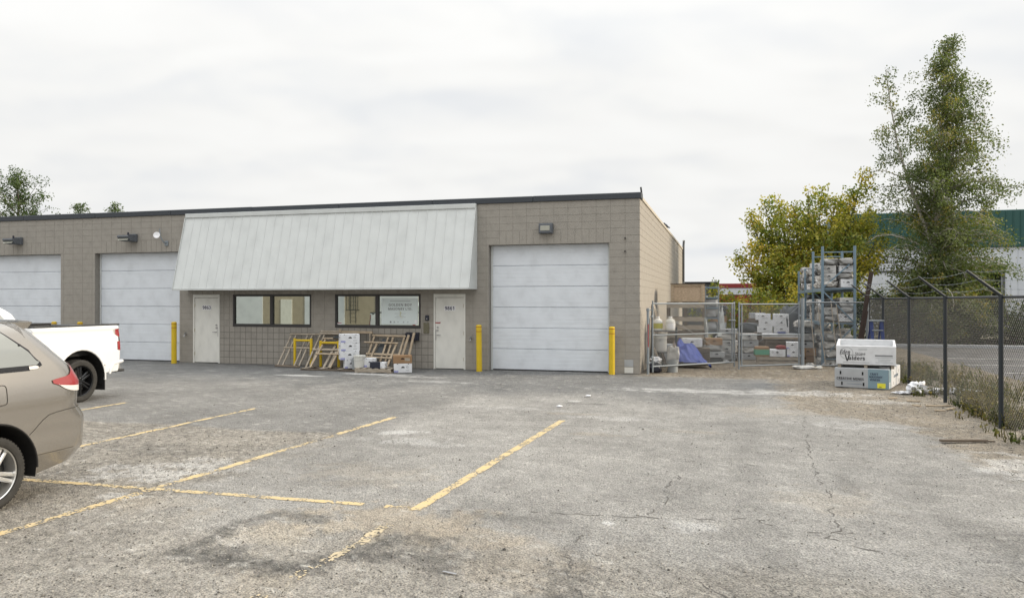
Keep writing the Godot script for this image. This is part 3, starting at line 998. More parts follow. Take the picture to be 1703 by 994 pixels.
func fittings() -> void:
	# wall lights
	var l := thing("wall_light", "boxy grey wall light centred above the overhead door by the block corner", "light", Vector3(-4.84, 3.90, ZF), 0.0, "wall lights over the overhead doors")
	block(l, "housing", "lamp_body", Vector3(0, 0.13, 0.075), Vector3(0.40, 0.29, 0.15), 0.014)
	block(l, "bezel", "lamp_body", Vector3(0, 0.13, 0.158), Vector3(0.37, 0.24, 0.014), 0.006)
	block(l, "lens", "lens", Vector3(-0.01, 0.135, 0.168), Vector3(0.27, 0.14, 0.012), 0.004)
	for a in [[-18.99, "grey wedge-shaped wall light over the overhead door beside the awning"], [-23.82, "grey wedge-shaped wall light over the overhead door behind the parked vehicles"]]:
		var k := thing("wall_light", a[1], "light", Vector3(a[0], 3.98, ZF), 0.0, "wall lights over the overhead doors")
		block(k, "back_box", "lamp_body", Vector3(0.10, 0.10, 0.06), Vector3(0.26, 0.26, 0.12), 0.012)
		var m := MB.new()
		var s := [Vector2(0.10, -0.02), Vector2(0.12, 0.20), Vector2(0.40, 0.17), Vector2(0.42, 0.12), Vector2(0.30, 0.0)]
		var f0 := []
		var f1 := []
		for q in s:
			f0.append(Vector3(-0.23, q.y, q.x))
			f1.append(Vector3(0.21, q.y, q.x))
		var mid := Vector3(0, 0.09, 0.25)
		m.hull(f0, mid)
		m.hull(f1, mid)
		for i in 5:
			m.hull([f0[i], f0[(i + 1) % 5], f1[(i + 1) % 5], f1[i]], mid)
		put(k, "housing", m.mesh(M["lamp_body"]))
		put(k, "lens", cube("lens", Vector3(0.38, 0.012, 0.15), 0.003), Transform3D(Basis(Vector3.RIGHT, 0.78), Vector3(-0.01, 0.055, 0.365)))
		var pc := MB.new()
		pc.tube([Vector3(0.02, 0.18, 0.2), Vector3(0.02, 0.27, 0.2), Vector3(0.02, 0.28, 0.2)], [0.03, 0.03, 0.015], 10)
		put(k, "photocell", pc.mesh(M["black_box"]))
	var an := thing("dish_antenna", "small white dish antenna on a bracket beside the awning", "antenna", Vector3(-17.73, 3.86, ZF))
	var br := MB.new()
	br.tube([Vector3(0.12, 0.03, 0.0), Vector3(0.12, 0.03, 0.14), Vector3(0.02, 0.24, 0.20), Vector3(0.0, 0.48, 0.20)], 0.02, 8)
	put(an, "bracket", br.mesh(M["galv"]))
	block(an, "mount", "galv", Vector3(0.12, 0.02, 0.02), Vector3(0.13, 0.17, 0.04), 0.006)
	var di := MB.new()
	di.lathe([Vector2(0.0, 0.0), Vector2(0.06, 0.004), Vector2(0.10, 0.022), Vector2(0.105, 0.03), Vector2(0.09, 0.03), Vector2(0.0, 0.012)], Transform3D(Basis(Vector3.RIGHT, 1.35) * Basis(Vector3.FORWARD, 0.4), Vector3(-0.07, 0.27, 0.24)), 18)
	put(an, "dish", di.mesh(M["plaque"]))
	var mb := thing("mailbox", "black wall-mounted mailbox under the sign window", "mailbox", Vector3(-8.90, 0.83, ZF))
	block(mb, "body", "black_box", Vector3(0, 0.10, 0.065), Vector3(0.40, 0.20, 0.12), 0.012)
	put(mb, "lid", cube("black_box", Vector3(0.42, 0.02, 0.15), 0.006), Transform3D(Basis(Vector3.RIGHT, 0.25), Vector3(0, 0.21, 0.075)))
	var hk := MB.new()
	hk.tube([Vector3(0.08, 0.0, 0.08), Vector3(0.09, -0.06, 0.09), Vector3(0.07, -0.10, 0.08)], 0.008, 6)
	put(mb, "paper_hook", hk.mesh(M["black_box"]))
	var it := thing("intercom", "small black intercom box on the wall beside door 9861", "intercom", Vector3(-8.45, 1.42, ZF))
	block(it, "box", "black_box", Vector3(0, 0.075, 0.025), Vector3(0.115, 0.16, 0.05), 0.012)
	block(it, "button", "steel", Vector3(0, 0.05, 0.052), Vector3(0.03, 0.03, 0.006), 0.002)
	var pn := thing("wall_plate", "olive metal cover plate on the wall below the intercom", "cover plate", Vector3(-8.48, 1.04, ZF))
	block(pn, "plate", "olive", Vector3(0, 0.16, 0.01), Vector3(0.175, 0.31, 0.02), 0.003)
	for y in [0.03, 0.29]:
		block(pn, "screw", "steel", Vector3(0, y, 0.021), Vector3(0.014, 0.014, 0.004), 0.002)
	for a in [[-7.08, "small metal hose tap on the wall between door 9861 and the yellow bollard"], [-16.85, "small metal hose tap on the wall beside door 9863"]]:
		var hb := thing("hose_tap", a[1], "tap", Vector3(a[0], 0.84, ZF), 0.0, "hose taps on the block wall")
		var q := MB.new()
		q.tube([Vector3(0, 0.06, 0), Vector3(0, 0.06, 0.09), Vector3(0, 0.0, 0.12)], 0.02, 8)
		put(hb, "spout", q.mesh(M["steel"]))
		var wv := MB.new()
		wv.tube([Vector3(0, 0.06, 0.06), Vector3(0, 0.12, 0.06)], 0.01, 6)
		wv.tube([Vector3(0, 0.115, 0.06), Vector3(0, 0.128, 0.06)], 0.035, 10)
		put(hb, "valve", wv.mesh(M["galv"]))
	# bollards
	for a in [[-16.99, -20.42, 1.33, "yellow steel bollard between the overhead door and door 9863", 0.0], [-6.72, -20.47, 1.32, "slightly leaning yellow steel bollard beside door 9861 and the overhead door", 0.012], [-2.96, -20.58, 1.30, "yellow steel bollard at the block corner beside the overhead door", 0.0], [-20.72, -20.42, 1.30, "yellow steel bollard behind the white pickup, beside the wide block pier", 0.0], [-21.8, -20.42, 1.30, "yellow steel bollard on the door side of the wide block pier", 0.0]]:
		var bo := thing("bollard", a[3], "bollard", Vector3(a[0], 0, a[1]), 0.0, "yellow bollards along the warehouse front")
		bo.rotation.z = a[4]
		var m := MB.new()
		var r := 0.082
		var h: float = a[2]
		m.lathe([Vector2(r, -0.02), Vector2(r, h - 0.045), Vector2(r * 0.93, h - 0.018), Vector2(r * 0.7, h - 0.004), Vector2(0, h)], Transform3D.IDENTITY, 24)
		put(bo, "post", m.mesh(M["yellow"]))
		for y in [h - 0.20, h - 0.07]:
			var tp := MB.new()
			tp.lathe([Vector2(r + 0.002, y), Vector2(r + 0.002, y + 0.016)], Transform3D.IDENTITY, 24)
			put(bo, "reflective_tape", tp.mesh(M["red_tape"]))
	# pole and vent things on the roof edge
	var rp := thing("roof_pipe", "thin dark pipe sticking up behind the roof corner", "pipe", Vector3(XC - 0.11, TOP + 0.10, -22.6))
	var q := MB.new()
	q.tube([Vector3(0, 0, 0), Vector3(-0.02, 0.22, 0), Vector3(-0.05, 0.46, 0)], 0.026, 8)
	put(rp, "pipe", q.mesh(M["far_dark"]))
	put(rp, "flashing_collar", cube("flashing", Vector3(0.12, 0.03, 0.12), 0.006), Transform3D(Basis.IDENTITY, Vector3(0, 0.016, 0)))
	var bd := MB.new()
	bd.tube([Vector3(0, 0.05, 0.20), Vector3(0, 0.08, 0.10), Vector3(0, 0.12, 0.02), Vector3(0, 0.17, -0.05), Vector3(0, 0.215, -0.085), Vector3(0, 0.245, -0.10), Vector3(0, 0.255, -0.135), Vector3(0, 0.25, -0.165)], [0.018, 0.034, 0.062, 0.064, 0.040, 0.034, 0.024, 0.003], 12)
	for sx in [-0.02, 0.02]:
		bd.tube([Vector3(sx, 0.10, 0.0), Vector3(sx, 0.0, -0.005), Vector3(sx, 0.003, -0.03)], 0.005, 5)
	var bird := put(self, "bird", bd.mesh(M["far_dark"]), Transform3D(Basis(Vector3.UP, 0.9), Vector3(XC - 0.06, TOP + 0.10, -31.3)))
	tag(bird, "small dark bird perched on the side roof edge", "bird")
	var dp := thing("downspout", "tall grey drain pipe at the far end of the block side wall", "drain pipe", Vector3(XC + 0.06, 0, -42.4))
	var d := MB.new()
	d.tube([Vector3(0, 0, 0), Vector3(0, 5.0, 0), Vector3(0.02, 5.3, 0)], 0.06, 8)
	put(dp, "pipe", d.mesh(M["far_grey"]))
	block(dp, "clip", "galv", Vector3(-0.02, 3.0, 0), Vector3(0.13, 0.05, 0.14), 0.004)

func opposite_building() -> void:
	# the neighbour across the lot, which the windows mirror
	var t := thing("opposite_building", "beige block building across the lot with white overhead doors", "building", Vector3(-12, 0, 10.0))
	var w := MB.new()
	w.bx(Vector3(-44, 0, 0), Vector3(34, 4.6, 8))
	put(t, "wall", w.mesh(M["beige"]))
	for x in [-24.5, -17.4, -11.4, -0.7, 7.6, 15.0]:
		put(t, "overhead_door", cube("far_white", Vector3(3.4, 3.5, 0.06), 0.01), Transform3D(Basis.IDENTITY, Vector3(x, 1.75, -0.03)))
	put(t, "door", cube("door_white", Vector3(1.0, 2.1, 0.06), 0.01), Transform3D(Basis.IDENTITY, Vector3(-20.7, 1.05, -0.03)))
	var l := thing("caged_ladder", "dark caged roof ladder on the beige building across the lot", "ladder", Vector3(-27.0, 0, 9.85))
	for sx in [-0.22, 0.22]:
		plank(l, "rail", "fence_black", Vector3(sx, 0.3, 0.15), Vector3(sx, 5.4, 0.15), 0.05, 0.03, Vector3.RIGHT)
	for i in 16:
		var r := MB.new()
		r.tube([Vector3(-0.22, 0.45 + i * 0.3, 0.15), Vector3(0.22, 0.45 + i * 0.3, 0.15)], 0.014, 6)
		put(l, "rung", r.mesh(M["fence_black"]))
	for y in [1.3, 2.4, 3.5, 4.6]:
		var h := MB.new()
		var pts := []
		for i in 11:
			var a := PI * i / 10.0
			pts.append(Vector3(cos(a) * 0.5, y, 0.15 - sin(a) * 0.65))
		h.tube(pts, 0.026, 6)
		put(l, "cage_hoop", h.mesh(M["fence_black"]))
	for i in 5:
		var a := PI * (i + 0.5) / 5.0
		plank(l, "cage_strap", "fence_black", Vector3(cos(a) * 0.5, 1.3, 0.15 - sin(a) * 0.65), Vector3(cos(a) * 0.5, 4.6, 0.15 - sin(a) * 0.65), 0.05, 0.02, Vector3(cos(a), 0, -sin(a)))

# ------------------------------------------------------------------ vehicles
func prof(p: Array, y: float) -> float:
	if y <= p[0][0]:
		return p[0][1]
	for i in p.size() - 1:
		if y <= p[i + 1][0]:
			var t: float = (y - p[i][0]) / (p[i + 1][0] - p[i][0])
			return lerpf(p[i][1], p[i + 1][1], t)
	return p[-1][1]

# kind 0: on the flank at length z; 1: round the rear corner, s metres past its start; 2: round the front corner
func shell_pt(c: Dictionary, kind: int, s: float, y: float, scale := 1.0) -> Vector3:
	var w := prof(c.w, y) * scale
	var zt: float = prof(c.tail, y) + c.r
	var zn: float = prof(c.nose, y) - c.rn
	var x := w
	var z := s
	if kind == 0:
		if s < c.za:
			z = c.za + (s - c.za) * (zt - c.za) / (c.zt0 - c.za)
		elif s > c.zb:
			z = c.zb + (s - c.zb) * (zn - c.zb) / (c.zn0 - c.zb)
	else:
		var r: float = c.r if kind == 1 else c.rn
		var a := s / r
		var dz := 0.0
		if a <= PI / 2:
			x = w - r + r * cos(a)
			dz = r * sin(a)
		else:
			var t := clampf((s - r * PI / 2) / 0.8, 0.0, 1.0)
			x = (w - r) * (1.0 - t)
			dz = r + c.bulge * (1.0 - (1.0 - t) * (1.0 - t))
		z = zt - dz if kind == 1 else zn + dz
	return Vector3(x, y, z - c.z0)

func shell(c: Dictionary) -> MB:
	var cols := []
	for k in [1.0, 0.6, 0.25]:
		cols.append([2, c.rn * PI / 2 + 0.8 * k])
	for k in [1.0, 0.75, 0.5, 0.25]:
		cols.append([2, c.rn * PI / 2 * k])
	var zs: Array = [c.zn0]
	var z: float = c.zn0
	while z > c.zt0 + 0.12:
		z -= 0.11
		zs.append(z)
	zs.append(c.zt0)
	for a in c.arches:
		for k in 25:
			zs.append(a[0] + a[2] * cos(PI * k / 24.0))
		zs.append(a[0] + a[2] + 0.002)
		zs.append(a[0] - a[2] - 0.002)
	zs.sort()
	zs.reverse()
	for q in zs:
		cols.append([0, q])
	for k in [0.2, 0.4, 0.6, 0.8, 1.0]:
		cols.append([1, c.r * PI / 2 * k])
	for k in [0.25, 0.6, 1.0]:
		cols.append([1, c.r * PI / 2 + 0.8 * k])
	var m := MB.new()
	for side in [1.0, -1.0]:
		var rows := []
		for i in c.ys.size():
			var y: float = c.ys[i][0]
			var r := PackedVector3Array()
			for q in cols:
				var p := shell_pt(c, q[0], q[1], y, c.ys[i][1])
				var low := prof(c.sill, p.z + c.z0)
				if q[0] == 0:
					for a in c.arches:
						var dz: float = q[1] - a[0]
						if absf(dz) <= a[2] + 0.0005:
							low = maxf(low, a[1] + sqrt(maxf(a[2] * a[2] - dz * dz, 0.0)))
				if y < low + 0.002 * i:
					p = shell_pt(c, q[0], q[1], low + 0.002 * i, c.ys[i][1])
				r.append(Vector3(p.x * side, p.y, p.z))
			rows.append(r)
		m.surf(rows, side < 0.0)
	return m

# a patch that lies on the flank between two edges; cols are [kind, s], low and up give heights
func patch(c: Dictionary, cols: Array, low: Array, up: Array, off: float, side := 1.0, ny := 6) -> MB:
	var rows := []
	for i in ny + 1:
		var r := PackedVector3Array()
		for k in cols.size():
			var y := lerpf(low[k], up[k], float(i) / ny)
			var p := shell_pt(c, cols[k][0], cols[k][1], y)
			var q := shell_pt(c, cols[k][0], cols[k][1] + (-0.01 if cols[k][0] == 0 else 0.01), y)
			var t := shell_pt(c, cols[k][0], cols[k][1], y + 0.01)
			var n := (t - p).cross(p - q).normalized()
			if n.dot(Vector3(1, 0, 0 if cols[k][0] == 0 else -0.8)) < 0.0:
				n = -n
			p += n * off
			r.append(Vector3(p.x * side, p.y, p.z))
		rows.append(r)
	var m := MB.new()
	m.surf(rows, side < 0.0)
	return m

func zcols(a: float, b: float, n: int) -> Array:
	var o := []
	for i in n + 1:
		o.append([0, lerpf(a, b, float(i) / n)])
	return o

func wheel(parent: Node, at: Vector3, r: float, rim: float, w: float, spokes: int, m: String, out: float) -> void:
	var n := Node3D.new()
	n.name = "wheel"
	n.position = at
	n.rotation.z = -PI / 2 * out          # lathes turn about y: lay them on their side
	n.rotation.x = 0.0
	parent.add_child(n, true)
	var h := w / 2
	var t := MB.new()
	t.lathe([Vector2(rim * 0.98, -h), Vector2(r * 0.9, -h), Vector2(r * 0.975, -h * 0.8), Vector2(r, -h * 0.5), Vector2(r, h * 0.5), Vector2(r * 0.978, h * 0.8), Vector2(r * 0.90, h), Vector2(rim * 1.10, h * 0.99), Vector2(rim * 1.02, h * 0.93), Vector2(rim, h * 0.8)], Transform3D.IDENTITY, 48)
	for i in 60:
		var a := TAU * i / 60.0
		var bs := Basis(Vector3.UP, a)
		t.box(Transform3D(bs, bs * Vector3(r * 0.968, h * 0.62, 0)), Vector3(r * 0.05, h * 0.42, r * 0.06))
	put(n, "tyre", t.mesh(M["tyre"]))
	var b := MB.new()
	b.lathe([Vector2(rim, h * 0.8), Vector2(rim * 0.975, h * 0.86), Vector2(rim * 0.95, h * 0.8), Vector2(rim * 0.92, h * 0.2), Vector2(rim * 0.9, -h * 0.4)], Transform3D.IDENTITY, 40)
	put(n, "rim", b.mesh(M[m]))
	var d := MB.new()
	d.lathe([Vector2(rim * 0.9, -h * 0.3), Vector2(0.0, -h * 0.3)], Transform3D.IDENTITY, 24)
	put(n, "brake_disc", d.mesh(M["rubber"]))
	var s := MB.new()
	for i in spokes:
		for e in [-1.0, 1.0]:
			var a: float = TAU * i / spokes + e * 0.17
			var bs := Basis(Vector3.UP, a)
			var q := bs.rotated(Vector3.UP, -e * 0.10)
			s.box(Transform3D(q * Basis(Vector3.FORWARD, 0.10), bs * Vector3(rim * 0.56, h * 0.60, 0)), Vector3(rim * 0.86, h * 0.24, rim * 0.15), 0.012)
	s.lathe([Vector2(rim * 0.30, h * 0.4), Vector2(rim * 0.28, h * 0.70), Vector2(rim * 0.16, h * 0.74), Vector2(0, h * 0.74)], Transform3D.IDENTITY, 20)
	put(n, "spokes", s.mesh(M[m]))
	for i in 5:
		var a := TAU * i / 5.0 + 0.6
		var l := MB.new()
		l.tube([Vector3(cos(a) * rim * 0.2, h * 0.66, sin(a) * rim * 0.2), Vector3(cos(a) * rim * 0.2, h * 0.78, sin(a) * rim * 0.2)], rim * 0.04, 6)
		put(n, "lug_nut", l.mesh(M["steel"]))

func arch_liner(parent: Node, z: float, y: float, r: float, x: float, side: float) -> void:
	var rows := []
	for j in 2:
		var ring := PackedVector3Array()
		for k in 17:
			var a := -0.25 + (PI + 0.5) * k / 16.0
			ring.append(Vector3(side * (x + 0.003 - j * 0.44), y + (r - 0.004) * sin(a), z + (r - 0.004) * cos(a)))
		rows.append(ring)
	var m := MB.new()
	m.surf(rows)
	var fan := MB.new()
	var mid := Vector3(side * (x - 0.44), y, z)
	for k in 16:
		m.flat(rows[1][k], rows[1][k + 1], mid)
	put(parent, "wheel_well", m.mesh(M["liner"]))
	var cover_arc := []
	for k in 25:
		var a := -0.05 + (PI + 0.1) * k / 24.0
		cover_arc.append(Vector3(side * (x + 0.012), y + (r - 0.002) * sin(a), z + (r - 0.002) * cos(a)))
	var lm := MB.new()
	lm.tube(cover_arc, 0.011, 6)
	put(parent, "arch_glint_cover", lm.mesh(M["liner"]))  # added black tube along the arch edge, covers a glint on the body

func vehicle_materials() -> void:
	var p := mat("taupe_paint", lin(0.335, 0.315, 0.287), 0.24, 0.78)
	p.clearcoat_enabled = true
	p.clearcoat = 1.0
	p.clearcoat_roughness = 0.03
	var q := mat("white_paint", lin(0.68, 0.70, 0.725), 0.3)
	q.clearcoat_enabled = true
	q.clearcoat = 1.0
	q.clearcoat_roughness = 0.03
	grain(mat("tyre", lin(0.036, 0.035, 0.033), 0.88), ramp_tex(noise(61, 0.02, 4), 256, [[0.0, 0.75], [1.0, 1.0]]), Vector3.ONE * 2.0)
	mat("liner", lin(0.012, 0.012, 0.012), 0.95)
	mat("alloy", lin(0.74, 0.74, 0.73), 0.3, 0.8)
	mat("black_alloy", lin(0.015, 0.016, 0.018), 0.22, 0.3)
	mat("chrome", lin(0.85, 0.86, 0.87), 0.08, 1.0)
	mat("car_glass", lin(0.46, 0.46, 0.42), 0.03, 0.9)
	mat("gloss_black", lin(0.012, 0.012, 0.013), 0.15)
	mat("matt_black", lin(0.02, 0.02, 0.021), 0.7)
	var t := mat("tail_red", lin(0.24, 0.007, 0.010), 0.12)
	t.clearcoat_enabled = true
	mat("tail_clear", lin(0.62, 0.60, 0.58), 0.15)
	mat("seam", lin(0.03, 0.028, 0.026), 0.8)

func minivan() -> void:
	var c := {"w": [[0.20, 0.90], [0.36, 0.955], [0.42, 0.968], [0.45, 0.985], [0.58, 0.99], [0.66, 0.985], [0.74, 0.992], [1.0, 0.985], [1.13, 0.972], [1.20, 0.958], [1.34, 0.925], [1.5, 0.872], [1.64, 0.81], [1.72, 0.765], [1.765, 0.70], [1.785, 0.60], [1.80, 0.5]],
		"tail": [[0.20, -6.46], [0.30, -6.58], [0.45, -6.71], [0.75, -6.735], [0.85, -6.675], [0.90, -6.635], [1.05, -6.655], [1.15, -6.665], [1.33, -6.575], [1.45, -6.45], [1.70, -6.21], [1.76, -6.14], [1.80, -6.11]],
		"nose": [[0.20, -1.62], [0.55, -1.45], [0.85, -1.52], [0.98, -1.8], [1.06, -2.4], [1.3, -2.95], [1.5, -3.3], [1.72, -3.8], [1.80, -4.0]],
		"r": 0.24, "rn": 0.35, "za": -6.02, "zt0": -6.45, "zb": -3.2, "zn0": -2.2, "z0": -5.55, "bulge": 0.05,
		"arches": [[-5.55, 0.36, 0.47], [-2.52, 0.36, 0.45]], "sill": [[-7.0, 0.50], [-6.55, 0.43], [-6.31, 0.335], [-6.02, 0.245], [-1.0, 0.22]], "ys": []}
	for y in [0.20, 0.28, 0.36, 0.41, 0.44, 0.47, 0.55, 0.61, 0.66, 0.71, 0.77, 0.83, 0.87, 0.91, 0.97, 1.03, 1.09, 1.15, 1.20, 1.26, 1.32, 1.38, 1.44, 1.5, 1.56, 1.62, 1.67, 1.71, 1.74, 1.765, 1.785]:
		c.ys.append([y, 1.0])
	c.ys.append_array([[1.797, 0.9], [1.803, 0.6], [1.806, 0.3], [1.808, 0.001]])
	var t := thing("minivan", "taupe metallic minivan parked with its tail light toward the warehouse", "minivan", Vector3(-7.62, 0, -5.55))
	put(t, "body", shell(c).mesh(M["taupe_paint"]))
	for a in c.arches:
		for side in [1.0, -1.0]:
			arch_liner(t, a[0] + 5.55, a[1], a[2], 0.975, side)
			wheel(t, Vector3(side * 0.862, 0.355, a[0] + 5.55), 0.357, 0.268, 0.23, 5, "alloy", side)
	var ub := MB.new()
	ub.bx(Vector3(-0.5, 0.25, -0.95), Vector3(0.5, 0.42, 3.7))
	put(t, "underbody", ub.mesh(M["liner"]))
	for side in [1.0, -1.0]:
		# quarter window with its black surround, then the sliding and front door windows
		var cs := zcols(-4.62, -6.155, 40)
		var lo := []
		var hi := []
		var lo2 := []
		var hi2 := []
		for q in cs:
			var z: float = q[1]
			var roundc := 0.03 * smoothstep(-6.09, -6.155, z)
			lo.append(1.352 + roundc)
			hi.append(maxf(1.353 + roundc, minf(1.715, 1.715 - (-5.74 - z) * 0.86) - 0.02 * smoothstep(-6.11, -6.155, z)))
			lo2.append(1.328 + roundc * 0.6)
			hi2.append(maxf(1.33 + roundc, minf(1.730, 1.730 - (-5.73 - z) * 0.83)))
		put(t, "window_trim", patch(c, zcols(-4.60, -6.178, 40), lo2, hi2, 0.0025, side, 8).mesh(M["gloss_black"]))
		put(t, "quarter_window", patch(c, cs, lo, hi, 0.006, side, 8).mesh(M["car_glass"]))
		var dk := MB.new()
		var kp := shell_pt(c, 0, -5.93, 1.555)
		dk.tube([Vector3(side * (kp.x - 0.01), kp.y, kp.z), Vector3(side * (kp.x + 0.014), kp.y + 0.005, kp.z)], 0.011, 10)
		put(t, "window_stud", dk.mesh(M["gloss_black"]))
		for w in [[-4.52, -3.62], [-3.55, -2.85]]:
			var cw := zcols(w[1], w[0], 8)
			var l2 := []
			var h2 := []
			for q in cw:
				l2.append(1.34)
				h2.append(1.70 if w[1] < -3.2 else minf(1.70, 1.42 + (-2.75 - q[1]) * 0.55))
			put(t, "side_window", patch(c, cw, l2, h2, 0.005, side, 6).mesh(M["car_glass"]))
		# sliding-door rail under the window, ending in a bright cap
		var rc := zcols(-4.6, -5.98, 20)
		var ra := []
		var rb := []
		for q in rc:
			ra.append(1.302)
			rb.append(1.327)
		put(t, "door_rail", patch(c, rc, ra, rb, 0.003, side, 2).mesh(M["gloss_black"]))
		put(t, "rail_cap", patch(c, zcols(-5.97, -6.10, 4), [1.312, 1.312, 1.312, 1.314, 1.322], [1.344, 1.344, 1.346, 1.346, 1.338], 0.009, side, 2).mesh(M["tail_clear"]))
		# tail light wrapping round the corner
		var tc := [[0, -6.23], [0, -6.30], [0, -6.38], [0, -6.45], [1, 0.05], [1, 0.10], [1, 0.15], [1, 0.20], [1, 0.26]]
		var tl := [1.150, 1.128, 1.120, 1.112, 1.108, 1.105, 1.104, 1.104, 1.104]
		var tu := [1.182, 1.195, 1.203, 1.212, 1.228, 1.262, 1.315, 1.345, 1.35]
		var lt := put(t, "tail_light", patch(c, tc, tl, tu, 0.010, side, 6).mesh(M["tail_red"]))
		put(lt, "clear_lens", patch(c, tc.slice(1), [1.130, 1.085, 1.062, 1.053, 1.048, 1.046, 1.045, 1.045], [1.136, 1.120, 1.112, 1.108, 1.105, 1.104, 1.104, 1.104], 0.010, side, 4).mesh(M["tail_clear"]))
		# seams: bumper top, fuel door, rear crease
		var sc := [[0, -5.93], [0, -5.985], [0, -6.02], [0, -6.08], [0, -6.16], [0, -6.26], [0, -6.36], [0, -6.45], [1, 0.06], [1, 0.12], [1, 0.18], [1, 0.24]]
		var sl := [0.668, 0.712, 0.745, 0.796, 0.838, 0.853, 0.862, 0.868, 0.871, 0.874, 0.876, 0.878]
		put(t, "bumper_seam", patch(c, sc, sl, sl.map(func(y): return y + 0.007), 0.003, side, 1).mesh(M["seam"]))
		put(t, "tailgate_seam", patch(c, [[1, 0.100], [1, 0.107]], [0.88, 0.88], [1.765, 1.765], 0.0025, side, 24).mesh(M["seam"]))
		put(t, "bumper_crease", patch(c, zcols(-6.03, -6.44, 8), [0.452, 0.452, 0.453, 0.454, 0.455, 0.456, 0.457, 0.458, 0.459], [0.456, 0.456, 0.457, 0.458, 0.459, 0.460, 0.461, 0.462, 0.463], 0.002, side, 1).mesh(M["seam"]))
		var gl: Array = sc.slice(6).map(func(q): return [q[0], q[1] - (0.13 if q[0] == 0 else 0.0)])
		if side > 0:
			var fp := []
			for k in 25:
				var a := TAU * k / 24.0
				var px := pow(absf(cos(a)), 0.35) * signf(cos(a)) * 0.10
				var py := pow(absf(sin(a)), 0.35) * signf(sin(a)) * 0.095
				var p := shell_pt(c, 0, -5.595 + px, 1.095 + py)
				fp.append(p + Vector3(0.001, 0, 0))
			var fm := MB.new()
			fm.tube(fp, 0.004, 5, false)
			put(t, "fuel_door", fm.mesh(M["seam"]))
		var rr := MB.new()
		rr.tube([Vector3(side * 0.60, 1.79, 1.7), Vector3(side * 0.62, 1.835, 1.5), Vector3(side * 0.63, 1.84, 0.0), Vector3(side * 0.62, 1.83, -0.12), Vector3(side * 0.61, 1.79, -0.22)], 0.018, 8)
		put(t, "roof_rail", rr.mesh(M["alloy"]))
	# tailgate glass, spoiler, handle, plate recess
	var gr := []
	for i in 7:
		var y := lerpf(1.28, 1.68, i / 6.0)
		var r := PackedVector3Array()
		for k in 9:
			var x := lerpf(0.66, -0.66, k / 8.0) * (1.0 - 0.12 * i / 6.0)
			r.append(Vector3(x, y, prof(c.tail, y) + 5.55 - 0.058 + 0.05 * pow(absf(x) / 0.75, 3.0)))
		gr.append(r)
	var gm := MB.new()
	gm.surf(gr, true)
	put(t, "rear_window", gm.mesh(M["car_glass"]))
	var sp := MB.new()
	var a0 := [Vector3(0.0, 1.806, -0.30), Vector3(0.0, 1.80, -0.86), Vector3(0.0, 1.735, -0.80), Vector3(0.0, 1.73, -0.45)]
	for s in 8:
		var x0 := lerpf(-0.64, 0.64, s / 8.0)
		var x1 := lerpf(-0.64, 0.64, (s + 1) / 8.0)
		for k in 4:
			var f := func(x: float, q: Vector3) -> Vector3: return Vector3(x, q.y - 0.022 * pow(x / 0.64, 2.0), q.z + 0.14 * pow(absf(x) / 0.64, 3.0))
			sp.hull([f.call(x0, a0[k]), f.call(x1, a0[k]), f.call(x1, a0[(k + 1) % 4]), f.call(x0, a0[(k + 1) % 4])], Vector3((x0 + x1) / 2, 1.765, -0.6))
	for x in [-0.64, 0.64]:
		sp.hull([Vector3(x, 1.784, -0.16), Vector3(x, 1.778, -0.72), Vector3(x, 1.713, -0.66), Vector3(x, 1.708, -0.31)], Vector3(0, 1.76, -0.5))
	put(t, "spoiler", sp.mesh(M["taupe_paint"]))
	block(t, "tailgate_handle", "chrome", Vector3(0, 1.02, -1.16), Vector3(0.7, 0.05, 0.03), 0.01)

